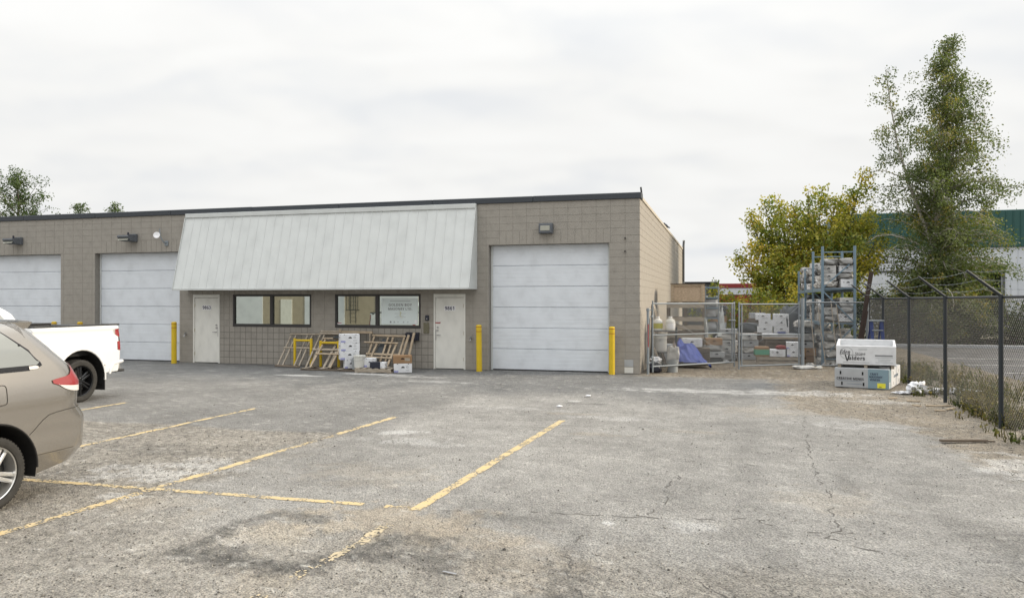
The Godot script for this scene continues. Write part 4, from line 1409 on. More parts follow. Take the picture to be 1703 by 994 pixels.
func pickup() -> void:
	var z0 := -12.06
	# the load bed
	var c := {"w": [[0.48, 0.985], [0.60, 1.0], [0.85, 1.012], [1.05, 1.015], [1.16, 1.0], [1.27, 0.985], [1.38, 0.975], [1.43, 0.988], [1.47, 0.98], [1.49, 0.95]],
		"tail": [[0.48, -13.06], [0.75, -13.09], [1.3, -13.10], [1.49, -13.08]], "nose": [[0.48, -10.99], [1.49, -10.99]],
		"r": 0.07, "rn": 0.03, "za": -12.9, "zt0": -13.02, "zb": -11.2, "zn0": -11.03, "z0": z0, "bulge": 0.02,
		"arches": [[-12.06, 0.44, 0.585]], "sill": [[-14.0, 0.56], [-12.6, 0.53], [-11.0, 0.50]], "ys": []}
	for y in [0.48, 0.56, 0.65, 0.75, 0.85, 0.95, 1.02, 1.08, 1.13, 1.18, 1.23, 1.28, 1.33, 1.38, 1.41, 1.43, 1.45, 1.47, 1.49]:
		c.ys.append([y, 1.0])
	var t := thing("pickup_truck", "white pickup truck with black wheels parked tail toward the warehouse", "pickup truck", Vector3(-13.22, 0, z0))
	put(t, "bed", shell(c).mesh(M["white_paint"]))
	# arch flare
	for side in [1.0, -1.0]:
		var fl := []
		for k in 17:
			var a := -0.08 + (PI + 0.16) * k / 16.0
			fl.append(Vector3(side * (1.005 + 0.012 * sin(a)), 0.44 + 0.605 * sin(a), 0.605 * cos(a)))
		var fm := MB.new()
		fm.tube(fl, 0.026, 8)
		put(t, "arch_flare", fm.mesh(M["white_paint"]))
		arch_liner(t, 0.0, 0.44, 0.585, 1.0, side)
		wheel(t, Vector3(side * 0.885, 0.42, 0.0), 0.42, 0.30, 0.27, 6, "black_alloy", side)
		wheel(t, Vector3(side * 0.885, 0.42, 3.72), 0.42, 0.30, 0.27, 6, "black_alloy", side)
		block(t, "mud_flap", "matt_black", Vector3(side * 0.86, 0.44, -0.60), Vector3(0.30, 0.52, 0.02), 0.006)
		block(t, "bed_rail", "matt_black", Vector3(side * 0.90, 1.505, -0.02), Vector3(0.12, 0.035, 2.06), 0.012)
		block(t, "bed_wall", "matt_black", Vector3(side * 0.84, 1.2, -0.02), Vector3(0.03, 0.56, 2.0), 0.006)
		# tail light: two red lenses joined by a narrow waist
		var tl := Node3D.new()
		tl.name = "tail_light"
		t.add_child(tl, true)
		var r1 := [[0, -12.935], [0, -12.98], [0, -13.02], [1, 0.03], [1, 0.06], [1, 0.10]]
		put(tl, "upper_lens", patch(c, r1, [1.32, 1.28, 1.255, 1.25, 1.245, 1.245], [1.41, 1.415, 1.42, 1.42, 1.42, 1.42], 0.008, side, 4).mesh(M["tail_red"]))
		put(tl, "lower_lens", patch(c, r1.slice(1), [0.99, 0.975, 0.97, 0.97, 0.97], [1.15, 1.16, 1.165, 1.165, 1.165], 0.008, side, 4).mesh(M["tail_red"]))
		put(tl, "waist", patch(c, r1.slice(2), [1.165, 1.165, 1.165, 1.165], [1.25, 1.25, 1.25, 1.25], 0.005, side, 2).mesh(M["seam"]))
		put(tl, "chrome_edge", patch(c, [[0, -12.925], [0, -12.94]], [1.31, 1.31], [1.42, 1.42], 0.009, side, 1).mesh(M["tail_clear"]))
		# bumper corner with its step
		var bm := MB.new()
		bm.tube([Vector3(side * 0.985, 0.50, -0.74), Vector3(side * 0.99, 0.60, -0.76), Vector3(side * 0.985, 0.70, -0.83), Vector3(side * 0.97, 0.725, -1.0), Vector3(side * 0.93, 0.73, -1.14)], [0.03, 0.04, 0.045, 0.045, 0.035], 8)
		put(t, "bumper_corner", bm.mesh(M["white_paint"]))
		block(t, "bumper_step", "matt_black", Vector3(side * 0.85, 0.54, -1.02), Vector3(0.28, 0.05, 0.26), 0.012)
	var bp := MB.new()
	bp.bx(Vector3(-0.93, 0.55, -1.16), Vector3(0.93, 0.76, -1.06), 0.02)
	put(t, "bumper", bp.mesh(M["chrome"]))
	var fl2 := MB.new()
	fl2.bx(Vector3(-0.83, 0.90, -1.0), Vector3(0.83, 0.95, 1.05))
	fl2.bx(Vector3(-0.84, 0.95, 1.0), Vector3(0.84, 1.5, 1.05))
	fl2.bx(Vector3(-0.86, 0.95, -1.03), Vector3(0.86, 1.48, -0.99))
	put(t, "bed_liner", fl2.mesh(M["matt_black"]))
	var ch := MB.new()
	ch.bx(Vector3(-0.45, 0.42, -0.98), Vector3(-0.35, 0.56, 4.6))
	ch.bx(Vector3(0.35, 0.42, -0.98), Vector3(0.45, 0.56, 4.6))
	ch.tube([Vector3(-0.8, 0.42, 0), Vector3(0.8, 0.42, 0)], 0.06, 8)
	ch.tube([Vector3(-0.8, 0.42, 3.72), Vector3(0.8, 0.42, 3.72)], 0.05, 8)
	put(t, "chassis", ch.mesh(M["liner"]))
	# cab and hood
	var k := {"w": [[0.45, 0.98], [0.8, 1.01], [1.15, 0.99], [1.38, 0.96], [1.6, 0.86], [1.80, 0.76], [1.88, 0.68], [1.93, 0.55]],
		"tail": [[0.45, -10.95], [1.4, -10.95], [1.75, -10.80], [1.93, -10.60]], "nose": [[0.45, -7.2], [1.1, -7.15], [1.25, -7.4], [1.36, -8.55], [1.45, -8.75], [1.93, -9.55]],
		"r": 0.10, "rn": 0.18, "za": -10.5, "zt0": -10.85, "zb": -9.8, "zn0": -7.5, "z0": z0, "bulge": 0.03,
		"arches": [[-8.34, 0.44, 0.56]], "sill": [[-14.0, 0.5], [-6.0, 0.5]], "ys": []}
	for y in [0.45, 0.55, 0.65, 0.75, 0.85, 0.95, 1.05, 1.15, 1.22, 1.3, 1.38, 1.45, 1.52, 1.6, 1.68, 1.75, 1.8, 1.85, 1.89, 1.92]:
		k.ys.append([y, 1.0])
	k.ys.append_array([[1.94, 0.7], [1.945, 0.35], [1.948, 0.001]])
	put(t, "cab", shell(k).mesh(M["white_paint"]))
	for side in [1.0, -1.0]:
		arch_liner(t, 3.72, 0.44, 0.56, 1.0, side)
		for w in [[-10.62, -9.95], [-9.85, -9.0]]:
			var cw := zcols(w[1], w[0], 8)
			var lo := []
			var hi := []
			for q in cw:
				lo.append(1.40)
				hi.append(minf(1.78, 1.55 + (q[1] + 10.66) * 1.5) if w[0] < -10 else minf(1.78, 1.45 + (-8.85 - q[1]) * 0.8))
			put(t, "side_window", patch(k, cw, lo, hi, 0.005, side, 5).mesh(M["car_glass"]))
	var rw := MB.new()
	rw.quad(Vector3(0.6, 1.46, 1.045), Vector3(-0.6, 1.46, 1.045), Vector3(-0.55, 1.76, 1.215), Vector3(0.55, 1.76, 1.215))
	put(t, "rear_window", rw.mesh(M["car_glass"]))

# ------------------------------------------------------------------ cartons, pallets, sacks
func half_disc(r: float, flat_up := false) -> Mesh:  # flat dark decal: the shade of a grip hole as colour, no recess
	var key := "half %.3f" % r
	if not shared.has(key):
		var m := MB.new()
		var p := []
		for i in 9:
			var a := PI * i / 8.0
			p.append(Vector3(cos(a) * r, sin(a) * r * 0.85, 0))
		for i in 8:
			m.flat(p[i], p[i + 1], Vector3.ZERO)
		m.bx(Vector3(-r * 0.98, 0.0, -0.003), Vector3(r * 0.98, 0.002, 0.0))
		shared[key] = m.mesh(M["hole_shade"])
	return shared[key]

# style: "bank" white box with dark painted grip holes and print, "plain" no print, "dusty"
func carton(label: String, at: Vector3, s: Vector3, turn: float, m: String, style: String, group := "") -> Node3D:
	var t := thing("carton", label, "box", at, turn, group)
	block(t, "body", m, Vector3(0, s.y / 2, 0), s, 0.008)
	for f in 4:
		var ang := PI / 2 * f
		var bs := Basis(Vector3.UP, ang)
		var d := (s.z if f % 2 == 0 else s.x) / 2 + 0.0012
		var w := s.x if f % 2 == 0 else s.z
		var on := func(x: float, y: float, off := 0.0) -> Transform3D: return Transform3D(bs, bs * Vector3(x, y, d + off))
		put(t, "painted_grip_hole", half_disc(minf(0.05, w * 0.12)), on.call(0.0, s.y * 0.52, 0.001))
		if style == "bank":
			for q in [-0.3, 0.3]:
				put(t, "painted_tab_slot", cube("hole_shade", Vector3(0.032, 0.014, 0.003), 0.0005), on.call(q * w, s.y * 0.955))  # dark decal, shade of a slot painted on the closed side
			if f % 2 == 0:
				put(t, "printed_band", cube("violet_print", Vector3(w * 0.24, s.y * 0.20, 0.002), 0.0004), on.call(-w * 0.37, s.y * 0.14))
				var rg := MB.new()
				var pts := []
				for k in 17:
					pts.append(Vector3(cos(TAU * k / 16.0) * 0.026, sin(TAU * k / 16.0) * 0.026, 0))
				rg.tube(pts, 0.0035, 4, false)
				put(t, "printed_ring", rg.mesh(M["grey_print"]), on.call(w * 0.24, s.y * 0.60))
				put(t, "print_line", cube("grey_print", Vector3(w * 0.2, 0.012, 0.002), 0.0003), on.call(w * 0.25, s.y * 0.25))
			else:
				put(t, "print_line", cube("grey_print", Vector3(w * 0.4, 0.010, 0.002), 0.0003), on.call(0.0, s.y * 0.35))
				put(t, "print_line", cube("grey_print", Vector3(0.012, 0.05, 0.002), 0.0003), on.call(w * 0.36, s.y * 0.65))
				put(t, "print_line", cube("grey_print", Vector3(0.018, 0.045, 0.002), 0.0003), on.call(-w * 0.30, s.y * 0.62))
		elif style == "mark":
			put(t, "print_line", cube("grey_print", Vector3(w * 0.35, 0.014, 0.002), 0.0003), on.call(0.06, s.y * 0.3))
			put(t, "print_line", cube("grey_print", Vector3(0.03, 0.03, 0.002), 0.0003), on.call(-w * 0.3, s.y * 0.6))
	return t

func sack_mesh(s: Vector3, seed_: int, amp := 0.12, m := "bag") -> Mesh:
	var e0 := 0.45 if amp < 0.45 else 0.85
	var k := noise(seed_, 1.0, 3)
	var rows := []
	for i in 15:
		var la := PI * (i / 14.0 - 0.5)
		var r := PackedVector3Array()
		for j in 23:
			var lo := TAU * j / 22.0
			var d := Vector3(cos(la) * cos(lo), sin(la), cos(la) * sin(lo))
			var p := Vector3(signf(d.x) * pow(absf(d.x), e0), signf(d.y) * pow(absf(d.y), e0 + 0.05), signf(d.z) * pow(absf(d.z), e0))
			var e := 1.0 + amp * (k.get_noise_3dv(d * 1.6) + 0.6 * k.get_noise_3dv(d * 4.5) + 0.4 * k.get_noise_3dv(d * 9.0))
			p = p * e * 0.5
			r.append(Vector3(p.x * s.x, maxf(p.y, -0.5) * s.y + s.y * 0.5, p.z * s.z))
		rows.append(r)
	var b := MB.new()
	b.surf(rows, false)
	return b.mesh(M[m])

func sack(called: String, label: String, category: String, at: Vector3, s: Vector3, turn: float, seed_: int, m: String, amp := 0.14, group := "") -> Node3D:
	var o := put(self, called, sack_mesh(s, seed_, amp, m), Transform3D(Basis(Vector3.UP, turn), at))
	tag(o, label, category, group)
	return o

func pallet(label: String, at: Vector3, turn: float, m: String, w := 1.2, d := 1.0, group := "") -> Node3D:
	var t := thing("pallet", label, "pallet", at, turn, group)
	for z in [-d / 2 + 0.02, 0.0, d / 2 - 0.02]:
		plank(t, "stringer", m, Vector3(-w / 2, 0.062, z), Vector3(w / 2, 0.062, z), 0.038, 0.088)
	for i in 6:
		var x := lerpf(-w / 2 + 0.05, w / 2 - 0.05, i / 5.0)
		plank(t, "deck_board", m, Vector3(x, 0.115, -d / 2), Vector3(x, 0.115, d / 2), 0.10, 0.017)
	for x in [-w / 2 + 0.05, 0.0, w / 2 - 0.05]:
		plank(t, "bottom_board", m, Vector3(x, 0.009, -d / 2), Vector3(x, 0.009, d / 2), 0.10, 0.017)
	return t

func pail(label: String, at: Vector3, r: float, h: float, m: String, lid := true, category := "bucket") -> Node3D:
	var t := thing("bucket", label, category, at)
	var b := MB.new()
	b.lathe([Vector2(0, 0), Vector2(r * 0.88, 0), Vector2(r * 0.985, h * 0.86), Vector2(r * 1.05, h * 0.87), Vector2(r * 1.05, h * 0.9), Vector2(r, h * 0.905), Vector2(r, h), Vector2(r * 0.95, h), Vector2(r * 0.94, h * 0.8), Vector2(r * 0.85, 0.03), Vector2(0, 0.03)], Transform3D.IDENTITY, 24)
	put(t, "pail_body", b.mesh(M[m]))
	if lid:
		var l := MB.new()
		l.lathe([Vector2(r * 1.06, h * 0.93), Vector2(r * 1.06, h * 1.02), Vector2(r * 0.96, h * 1.03), Vector2(r * 0.94, h * 1.0), Vector2(0, h * 1.0)], Transform3D.IDENTITY, 24)
		put(t, "lid", l.mesh(M[m]))
	var hd := MB.new()
	var p := []
	for i in 13:
		var a := PI * i / 12.0
		p.append(Vector3(cos(a) * r * 1.06, h * 0.86 - sin(a) * h * 0.28, sin(a) * r * 1.1))
	hd.tube(p, 0.005, 5)
	put(t, "bail_handle", hd.mesh(M["steel"]))
	return t

# ------------------------------------------------------------------ things in front of the wall
func lean(t: Node, called: String, m: String, x0: float, s0: float, x1: float, s1: float, w: float, th: float, base: float, top_y: float, lift := 0.0) -> void:
	# a stick within a frame that leans back on the wall: x along the wall, s 0..1 up the slope
	var a := Vector3(x0, 0.03 + top_y * s0, base + (ZF + 0.06 - base) * s0)
	var b := Vector3(x1, 0.03 + top_y * s1, base + (ZF + 0.06 - base) * s1)
	var up := Vector3(0, top_y, ZF + 0.06 - base).normalized()
	var nor := Vector3(1, 0, 0).cross(up).normalized()
	plank(t, called, m, a + nor * lift - t.position, b + nor * lift - t.position, w, th, nor)

func storefront_clutter() -> void:
	# two yellow pipe guards
	for a in [[-12.58, -12.02, 0.86, "yellow pipe guard behind the pale leaning wood frame"], [-11.70, -11.10, 0.80, "yellow pipe guard half hidden behind stacked wood frames and boxes"]]:
		var g := thing("pipe_guard", a[3], "pipe guard", Vector3((a[0] + a[1]) / 2, 0, -20.36), 0.0, "yellow pipe guards by the wall")
		var w: float = (a[1] - a[0]) / 2
		for sx in [-1.0, 1.0]:
			var m := MB.new()
			m.tube([Vector3(sx * w, -0.02, 0), Vector3(sx * w, a[2], 0)], 0.042, 12)
			put(g, "post", m.mesh(M["yellow"]))
		var r := MB.new()
		r.tube([Vector3(-w + 0.03, a[2] - 0.06, 0), Vector3(w - 0.03, a[2] - 0.06, 0)], 0.033, 12)
		put(g, "cross_rail", r.mesh(M["yellow"]))
	# leaning timber frames
	var f := thing("timber_lattice", "weathered pale timber frame leaning over the yellow pipe guard", "timber frame", Vector3(-12.45, 0, -19.95))
	for x in [-12.93, -12.76, -12.36, -12.20, -11.93]:
		lean(f, "upright", "wood_grey", x, 0.0, x, 0.98, 0.042, 0.03, -19.95, 0.95)
	for s in [0.97, 0.55]:
		lean(f, "cross_rail", "wood_grey", -12.97, s, -11.90, s, 0.05, 0.028, -19.95, 0.95, 0.03)
	lean(f, "foot_rail", "wood_old", -13.0, 0.02, -12.15, 0.0, 0.06, 0.03, -19.95, 0.95, 0.02)
	f = thing("timber_lattice", "grey timber frame with close uprights leaning between the frame pair and boxes", "timber frame", Vector3(-11.4, 0, -19.85))
	for x in [-11.90, -11.76]:
		lean(f, "upright", "wood_grey", x, 0.0, x, 1.0, 0.05, 0.035, -19.85, 1.02)
	lean(f, "upright", "wood_grey", -11.15, 0.0, -11.08, 0.95, 0.075, 0.03, -19.85, 1.02)
	lean(f, "upright", "wood_grey", -11.32, 0.0, -11.2, 0.9, 0.075, 0.03, -19.85, 1.02)
	for s in [0.99, 0.93, 0.48]:
		lean(f, "cross_rail", "wood_grey", -11.92, s, -10.75, s, 0.065, 0.03, -19.85, 1.02, 0.035)
	lean(f, "cross_rail", "wood_old", -11.75, 0.70, -10.8, 0.70, 0.15, 0.02, -19.85, 1.02, -0.03)
	f = thing("timber_lattice", "short pale timber frame leaning against the grey frame beside the white boxes", "timber frame", Vector3(-11.2, 0, -19.72))
	for x in [-11.66, -11.02]:
		lean(f, "upright", "wood_new", x, 0.0, x + 0.02, 0.80, 0.05, 0.03, -19.72, 0.98, 0.03)
	for s in [0.80, 0.36]:
		lean(f, "cross_rail", "wood_new", -11.70, s, -10.85, s, 0.05, 0.03, -19.72, 0.98, 0.065)
	f = thing("timber_lattice", "tall new-wood frame leaning on the wall under the sign window", "timber frame", Vector3(-9.6, 0, -20.05))
	for x in [-10.12, -9.66, -9.50, -9.14]:
		lean(f, "upright", "wood_new", x, 0.0, x, 1.0, 0.055, 0.032, -20.02, 0.93)
	for s in [0.985, 0.42]:
		lean(f, "cross_rail", "wood_new", -10.18, s, -9.08, s - 0.02, 0.065, 0.03, -20.02, 0.93, 0.032)
	lean(f, "panel", "tarp_dark", -9.95, 0.05, -9.75, 0.95, 0.22, 0.012, -20.1, 0.88, -0.03)
	f = thing("timber_lattice", "low new-wood frame leaning in front of the tall frame under the sign", "timber frame", Vector3(-9.8, 0, -19.9))
	for x in [-9.95, -9.32]:
		lean(f, "upright", "wood_new", x, 0.0, x, 0.80, 0.06, 0.034, -19.86, 0.86, 0.02)
	for s in [0.80, 0.33]:
		lean(f, "cross_rail", "wood_new", -10.36, s + 0.01, -9.26, s - 0.01, 0.055, 0.03, -19.86, 0.86, 0.055)
	for a in [[-9.14, 0.0, -8.93, 0.99, "narrow loose board leaning behind the brown carton"], [-8.90, 0.0, -8.76, 1.06, "knotty loose board leaning across the black mailbox"]]:
		var b := thing("loose_board", a[4], "board", Vector3(a[0], 0, -20.3), 0.0, "loose boards leaning on the wall")
		plank(b, "board", "wood_new", Vector3(0, 0.012, 0), Vector3(a[2] - a[0], a[3], ZF + 0.26 + 20.3), 0.07, 0.03, Vector3(0, 0.3, 1))
		plank(b, "end_cut", "wood_grey", Vector3(a[2] - a[0], a[3], ZF + 0.26 + 20.3), Vector3(a[2] - a[0], a[3], ZF + 0.26 + 20.3) + Vector3(a[2] - a[0], a[3], ZF + 0.56 + 20.0).normalized() * 0.012, 0.068, 0.028, Vector3(0, 0.3, 1))
	var rs := thing("saw_horse", "pale timber rail on legs standing along the wall under the sign window", "timber rail", Vector3(-10.68, 0, -20.70))
	plank(rs, "rail", "wood_new", Vector3(-0.55, 1.06, 0), Vector3(0.52, 1.05, 0), 0.06, 0.075)
	for x in [-0.50, 0.45]:
		plank(rs, "leg", "wood_grey", Vector3(x, 0, 0.06), Vector3(x, 1.02, 0.0), 0.04, 0.07, Vector3(0, 0, 1))
	plank(rs, "block", "wood_new", Vector3(-0.53, 1.04, 0.045), Vector3(-0.53, 1.14, 0.045), 0.05, 0.04, Vector3(0, 0, 1))
	var dr := sack("dark_sheet", "crumpled dark plastic sheet draped on the frames behind the box stack", "plastic sheet", Vector3(-10.95, 0.86, -20.56), Vector3(0.75, 0.10, 0.22), 0.1, 91, "tarp_dark", 0.3)
	dr.set_meta("category", "plastic sheet")
	# pallet with boxes, buckets
	var lo := thing("timber_skid", "dusty timber skid lying flat under the box stack", "timber skid", Vector3(-10.7, 0, -19.72))
	for z in [-0.30, 0.28]:
		plank(lo, "long_rail", "wood_old", Vector3(-1.1, 0.024, z), Vector3(0.75, 0.024, z), 0.09, 0.045)
	for x in [-1.0, -0.45, 0.15, 0.65]:
		plank(lo, "slat", "wood_grey", Vector3(x, 0.055, -0.36), Vector3(x, 0.055, 0.34), 0.11, 0.016)
	pallet("low grey pallet dusted white beside the box stack", Vector3(-9.42, 0, -19.45), 0.08, "wood_grey", 1.05, 0.62)
	var y := 0.066
	for a in [[-10.36, -19.70, 0.245, 0.62, "white printed carton at the foot of the stack by the bucket", 0.37, 0.30], [-10.42, -19.72, 0.25, 0.60, "white carton with folded flap, second up in the stack by the bucket", 0.54, 0.40], [-10.42, -19.73, 0.235, 0.66, "white printed carton, third up in the stack by the bucket", 0.54, 0.40], [-10.42, -19.73, 0.245, 0.63, "white printed carton topping the stack by the bucket", 0.54, 0.40]]:
		carton(a[4], Vector3(a[0], y, a[1]), Vector3(a[5], a[2], a[6]), a[3], "card_white", "bank", "white cartons stacked by the wall")
		y += a[2] + 0.002
	pail("dusty white plaster bucket with lid in front of the box stack", Vector3(-9.93, 0.124, -19.42), 0.165, 0.33, "pail")
	pail("grey plastic bucket tucked beside the white box stack", Vector3(-10.10, 0.064, -19.52), 0.12, 0.30, "pail_grey", false)
	carton("white carton behind the plaster bucket on the low pallet", Vector3(-9.66, 0.124, -19.56), Vector3(0.32, 0.26, 0.26), 0.3, "card_white", "bank")
	var bb := carton("dark blue and white carton lying on the low pallet", Vector3(-9.30, 0.124, -19.35), Vector3(0.42, 0.17, 0.24), 0.1, "card_white", "mark")
	block(bb, "blue_wrap", "black_box", Vector3(-0.07, 0.085, 0.005), Vector3(0.30, 0.174, 0.246), 0.005)
	carton("white printed carton on the ground under the brown carton", Vector3(-8.70, 0.0, -19.62), Vector3(0.50, 0.255, 0.36), 0.45, "card_white", "bank")
	var bc := carton("brown cardboard carton sitting on a white one beside door 9861", Vector3(-8.71, 0.257, -19.62), Vector3(0.52, 0.22, 0.37), 0.45, "card_brown", "plain")
	block(bc, "shipping_label", "wood_grey", Vector3(0.13, 0.11, 0.187), Vector3(0.14, 0.08, 0.002), 0.0004)

# ------------------------------------------------------------------ crates beside the fence
func tray(t: Node, s: Vector3, th: float, m: String, base: float) -> void:
	# an open crate: four boards and a bottom
	block(t, "front_wall", m, Vector3(0, base + s.y / 2, s.z / 2 - th / 2), Vector3(s.x, s.y, th), 0.006)
	block(t, "back_wall", m, Vector3(0, base + s.y / 2, -s.z / 2 + th / 2), Vector3(s.x, s.y, th), 0.006)
	for sx in [-1.0, 1.0]:
		block(t, "end_wall", m, Vector3(sx * (s.x / 2 - th / 2), base + s.y / 2, 0), Vector3(th, s.y - 0.004, s.z - th * 2 - 0.002), 0.006)
	block(t, "bottom", m, Vector3(0, base + 0.03, 0), Vector3(s.x - th * 2 - 0.004, 0.03, s.z - th * 2 - 0.004), 0.004)

func crates() -> void:
	var turn := -0.33
	var c := thing("printed_crate", "low grey crate with bold lettering and a teal panel, on the dirt by the fence", "crate", Vector3(3.27, 0.0, -19.57), turn)
	var s := Vector3(1.14, 0.45, 1.72)
	block(c, "body", "card_grey", Vector3(0, s.y / 2 + 0.01, 0), s, 0.012)
	var fz := s.z / 2
	var f := func(x: float, y: float) -> Transform3D: return Transform3D(Basis.IDENTITY, Vector3(x, y, fz + 0.003))
	block(c, "teal_panel", "card_blue", Vector3(s.x * 0.31, s.y / 2 + 0.01, fz + 0.0005), Vector3(s.x * 0.37, s.y - 0.012, 0.004), 0.001)
	text(c, "lettering", "CREATIVE MINES", "black_print", f.call(-0.235, 0.215), 0.054, true, false, 0.003, 0.98)
	block(c, "print_line", "slate_print", Vector3(-0.235, 0.165, fz + 0.002), Vector3(0.50, 0.008, 0.002), 0.0003)
	block(c, "print_line", "slate_print", Vector3(-0.14, 0.10, fz + 0.002), Vector3(0.32, 0.010, 0.002), 0.0003)
	for a in [["CRAFT", 0.345], ["MASONRY", 0.28], ["VENEER", 0.215]]:
		text(c, "lettering", a[0], "navy", f.call(0.27 if a[0] == "CRAFT" else (0.305 if a[0] == "MASONRY" else 0.285), a[1]), 0.046, true, false, 0.006, 0.9)
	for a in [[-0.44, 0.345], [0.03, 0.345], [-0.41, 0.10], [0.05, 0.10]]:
		block(c, "painted_slot", "hole_shade", Vector3(a[0], a[1], fz + 0.001), Vector3(0.035, 0.075, 0.003), 0.0006)  # slots are dark decals, their inner shade painted on the solid face
	block(c, "yellow_label", "label_yellow", Vector3(0.42, 0.09, fz + 0.004), Vector3(0.17, 0.11, 0.004), 0.001)
	block(c, "label_print", "black_print", Vector3(0.40, 0.06, fz + 0.0065), Vector3(0.05, 0.012, 0.002), 0.0003)
	# the end facing the fence
	var ex := s.x / 2
	var e := func(z: float, y: float) -> Transform3D: return Transform3D(Basis(Vector3.UP, PI / 2), Vector3(ex + 0.003, y, z))
	block(c, "teal_panel", "card_blue", Vector3(ex + 0.0005, s.y / 2 + 0.01, fz - 0.17), Vector3(0.004, s.y - 0.012, 0.32), 0.001)
	block(c, "end_panel", "card_white", Vector3(ex + 0.0005, s.y / 2 + 0.01, -0.17), Vector3(0.004, s.y - 0.012, 1.37), 0.001)
	text(c, "lettering", "CREATIVE MINES", "slate_print", e.call(-0.18, 0.25), 0.062, true, false, 0.003, 1.05)
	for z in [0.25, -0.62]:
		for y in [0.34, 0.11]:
			block(c, "painted_slot", "hole_shade", Vector3(ex + 0.003, y, z), Vector3(0.003, 0.075, 0.035), 0.0006)  # same dark decals here, painted shade instead of cut openings
	block(c, "white_label", "plaque", Vector3(ex + 0.003, 0.10, fz - 0.12), Vector3(0.004, 0.13, 0.12), 0.001)
	# torn flaps along its top edge
	block(c, "torn_flap", "card_dusty", Vector3(ex - 0.13, s.y + 0.03, 0.25), Vector3(0.22, 0.03, 0.7), 0.008)
	var v := thing("stone_crate", "open white crate with black script lettering on top of the grey crate", "crate", Vector3(3.20, 0.505, -19.42), -0.17)
	v.rotation.x = 0.085
	var q := Vector3(1.24, 0.43, 1.18)
	tray(v, q, 0.05, "card_white", 0.085)
	for x in [-0.55, 0.0, 0.55]:
		plank(v, "runner", "wood_grey", Vector3(x, 0.042, -q.z / 2 + 0.03), Vector3(x, 0.042, q.z / 2 - 0.03), 0.07, 0.082)
	var vz := q.z / 2 + 0.003
	var tf := func(x: float, y: float) -> Transform3D: return Transform3D(Basis.IDENTITY, Vector3(x, y, vz))
	var ring := MB.new()
	var pts := []
	for i in 30:
		var a := -0.35 + 5.2 * i / 29.0
		pts.append(Vector3(-0.40 + 0.135 * cos(a), 0.345 + 0.135 * sin(a), vz))
	ring.tube(pts, 0.003, 4)
	put(v, "emblem_ring", ring.mesh(M["grey_print"]))
	text(v, "lettering", "Eden", "black_print", Transform3D(Basis(Vector3(1, 0, 0), Vector3(0.22, 1, 0), Vector3(0, 0, 1)), Vector3(-0.43, 0.365, vz)), 0.10, true, true, 0.003, 0.64)
	text(v, "lettering", "Stone", "black_print", tf.call(-0.115, 0.335), 0.06, false, true, 0.003)
	text(v, "lettering", "V", "black_print", tf.call(-0.385, 0.232), 0.145, true, false, 0.004, 0.9)
	text(v, "lettering", "alders", "black_print", tf.call(-0.185, 0.228), 0.085, true, false, 0.003)
	block(v, "print_line", "black_print", Vector3(-0.21, 0.298, vz - 0.001), Vector3(0.26, 0.006, 0.002), 0.0003)
	block(v, "print_line", "grey_print", Vector3(-0.2, 0.135, vz - 0.001), Vector3(0.55, 0.008, 0.002), 0.0003)
	block(v, "print_bar", "grey_print", Vector3(0.37, 0.300, vz - 0.001), Vector3(0.36, 0.034, 0.002), 0.0003)
	for a in [[0.255, 0.36], [0.215, 0.26], [0.18, 0.24], [0.145, 0.36]]:
		block(v, "small_print", "soft_print", Vector3(0.38, a[0], vz - 0.001), Vector3(a[1], 0.010, 0.002), 0.0003)
	for y in [0.425, 0.455]:
		block(v, "small_print", "soft_print", Vector3(-0.06, y, vz - 0.001), Vector3(0.18, 0.010, 0.002), 0.0003)
	var vx := q.x / 2 + 0.003
	text(v, "lettering", "Valders", "soft_print", Transform3D(Basis(Vector3.UP, PI / 2), Vector3(vx, 0.26, 0.1)), 0.09, true, false, 0.003)
	block(v, "inner_paper", "card_dusty", Vector3(0.0, 0.16, 0.0), Vector3(1.1, 0.06, 1.04), 0.01)
	# litter by the fence
	rng.seed = 21
	sack("white_rag", "crumpled white plastic sheet lying at the fence post foot", "plastic sheet", Vector3(3.98, 0.0, -18.0), Vector3(0.36, 0.24, 0.28), 0.4, 71, "rag", 0.95)
	sack("white_rag", "flat torn end of white plastic beside the crumpled sheet", "plastic sheet", Vector3(3.72, 0.0, -17.95), Vector3(0.34, 0.05, 0.20), 0.1, 72, "rag", 0.9)
	sack("white_rag", "long white plastic strip trailing under the fence through the weeds", "plastic sheet", Vector3(4.75, 0.0, -18.3), Vector3(1.1, 0.10, 0.26), 0.15, 73, "rag", 0.9)
	var st := thing("broken_board", "dark weathered broken board lying on the asphalt edge by the fence", "board", Vector3(3.28, 0.006, -12.05), 0.28)
	plank(st, "board", "wood_old", Vector3(-0.36, 0.02, 0), Vector3(0.30, 0.018, 0), 0.065, 0.032)
	plank(st, "splinter", "wood_old", Vector3(0.30, 0.014, 0.01), Vector3(0.40, 0.012, 0.02), 0.03, 0.018)
	var s2 := thing("broken_board", "pale split stick lying on dirt near the fence corner post", "board", Vector3(3.98, 0.006, -11.2), -0.5)
	plank(s2, "stick", "wood_grey", Vector3(-0.22, 0.016, 0), Vector3(0.2, 0.016, 0), 0.035, 0.022)
	plank(s2, "splinter", "wood_grey", Vector3(0.0, 0.035, 0.02), Vector3(0.24, 0.03, 0.10), 0.015, 0.012)
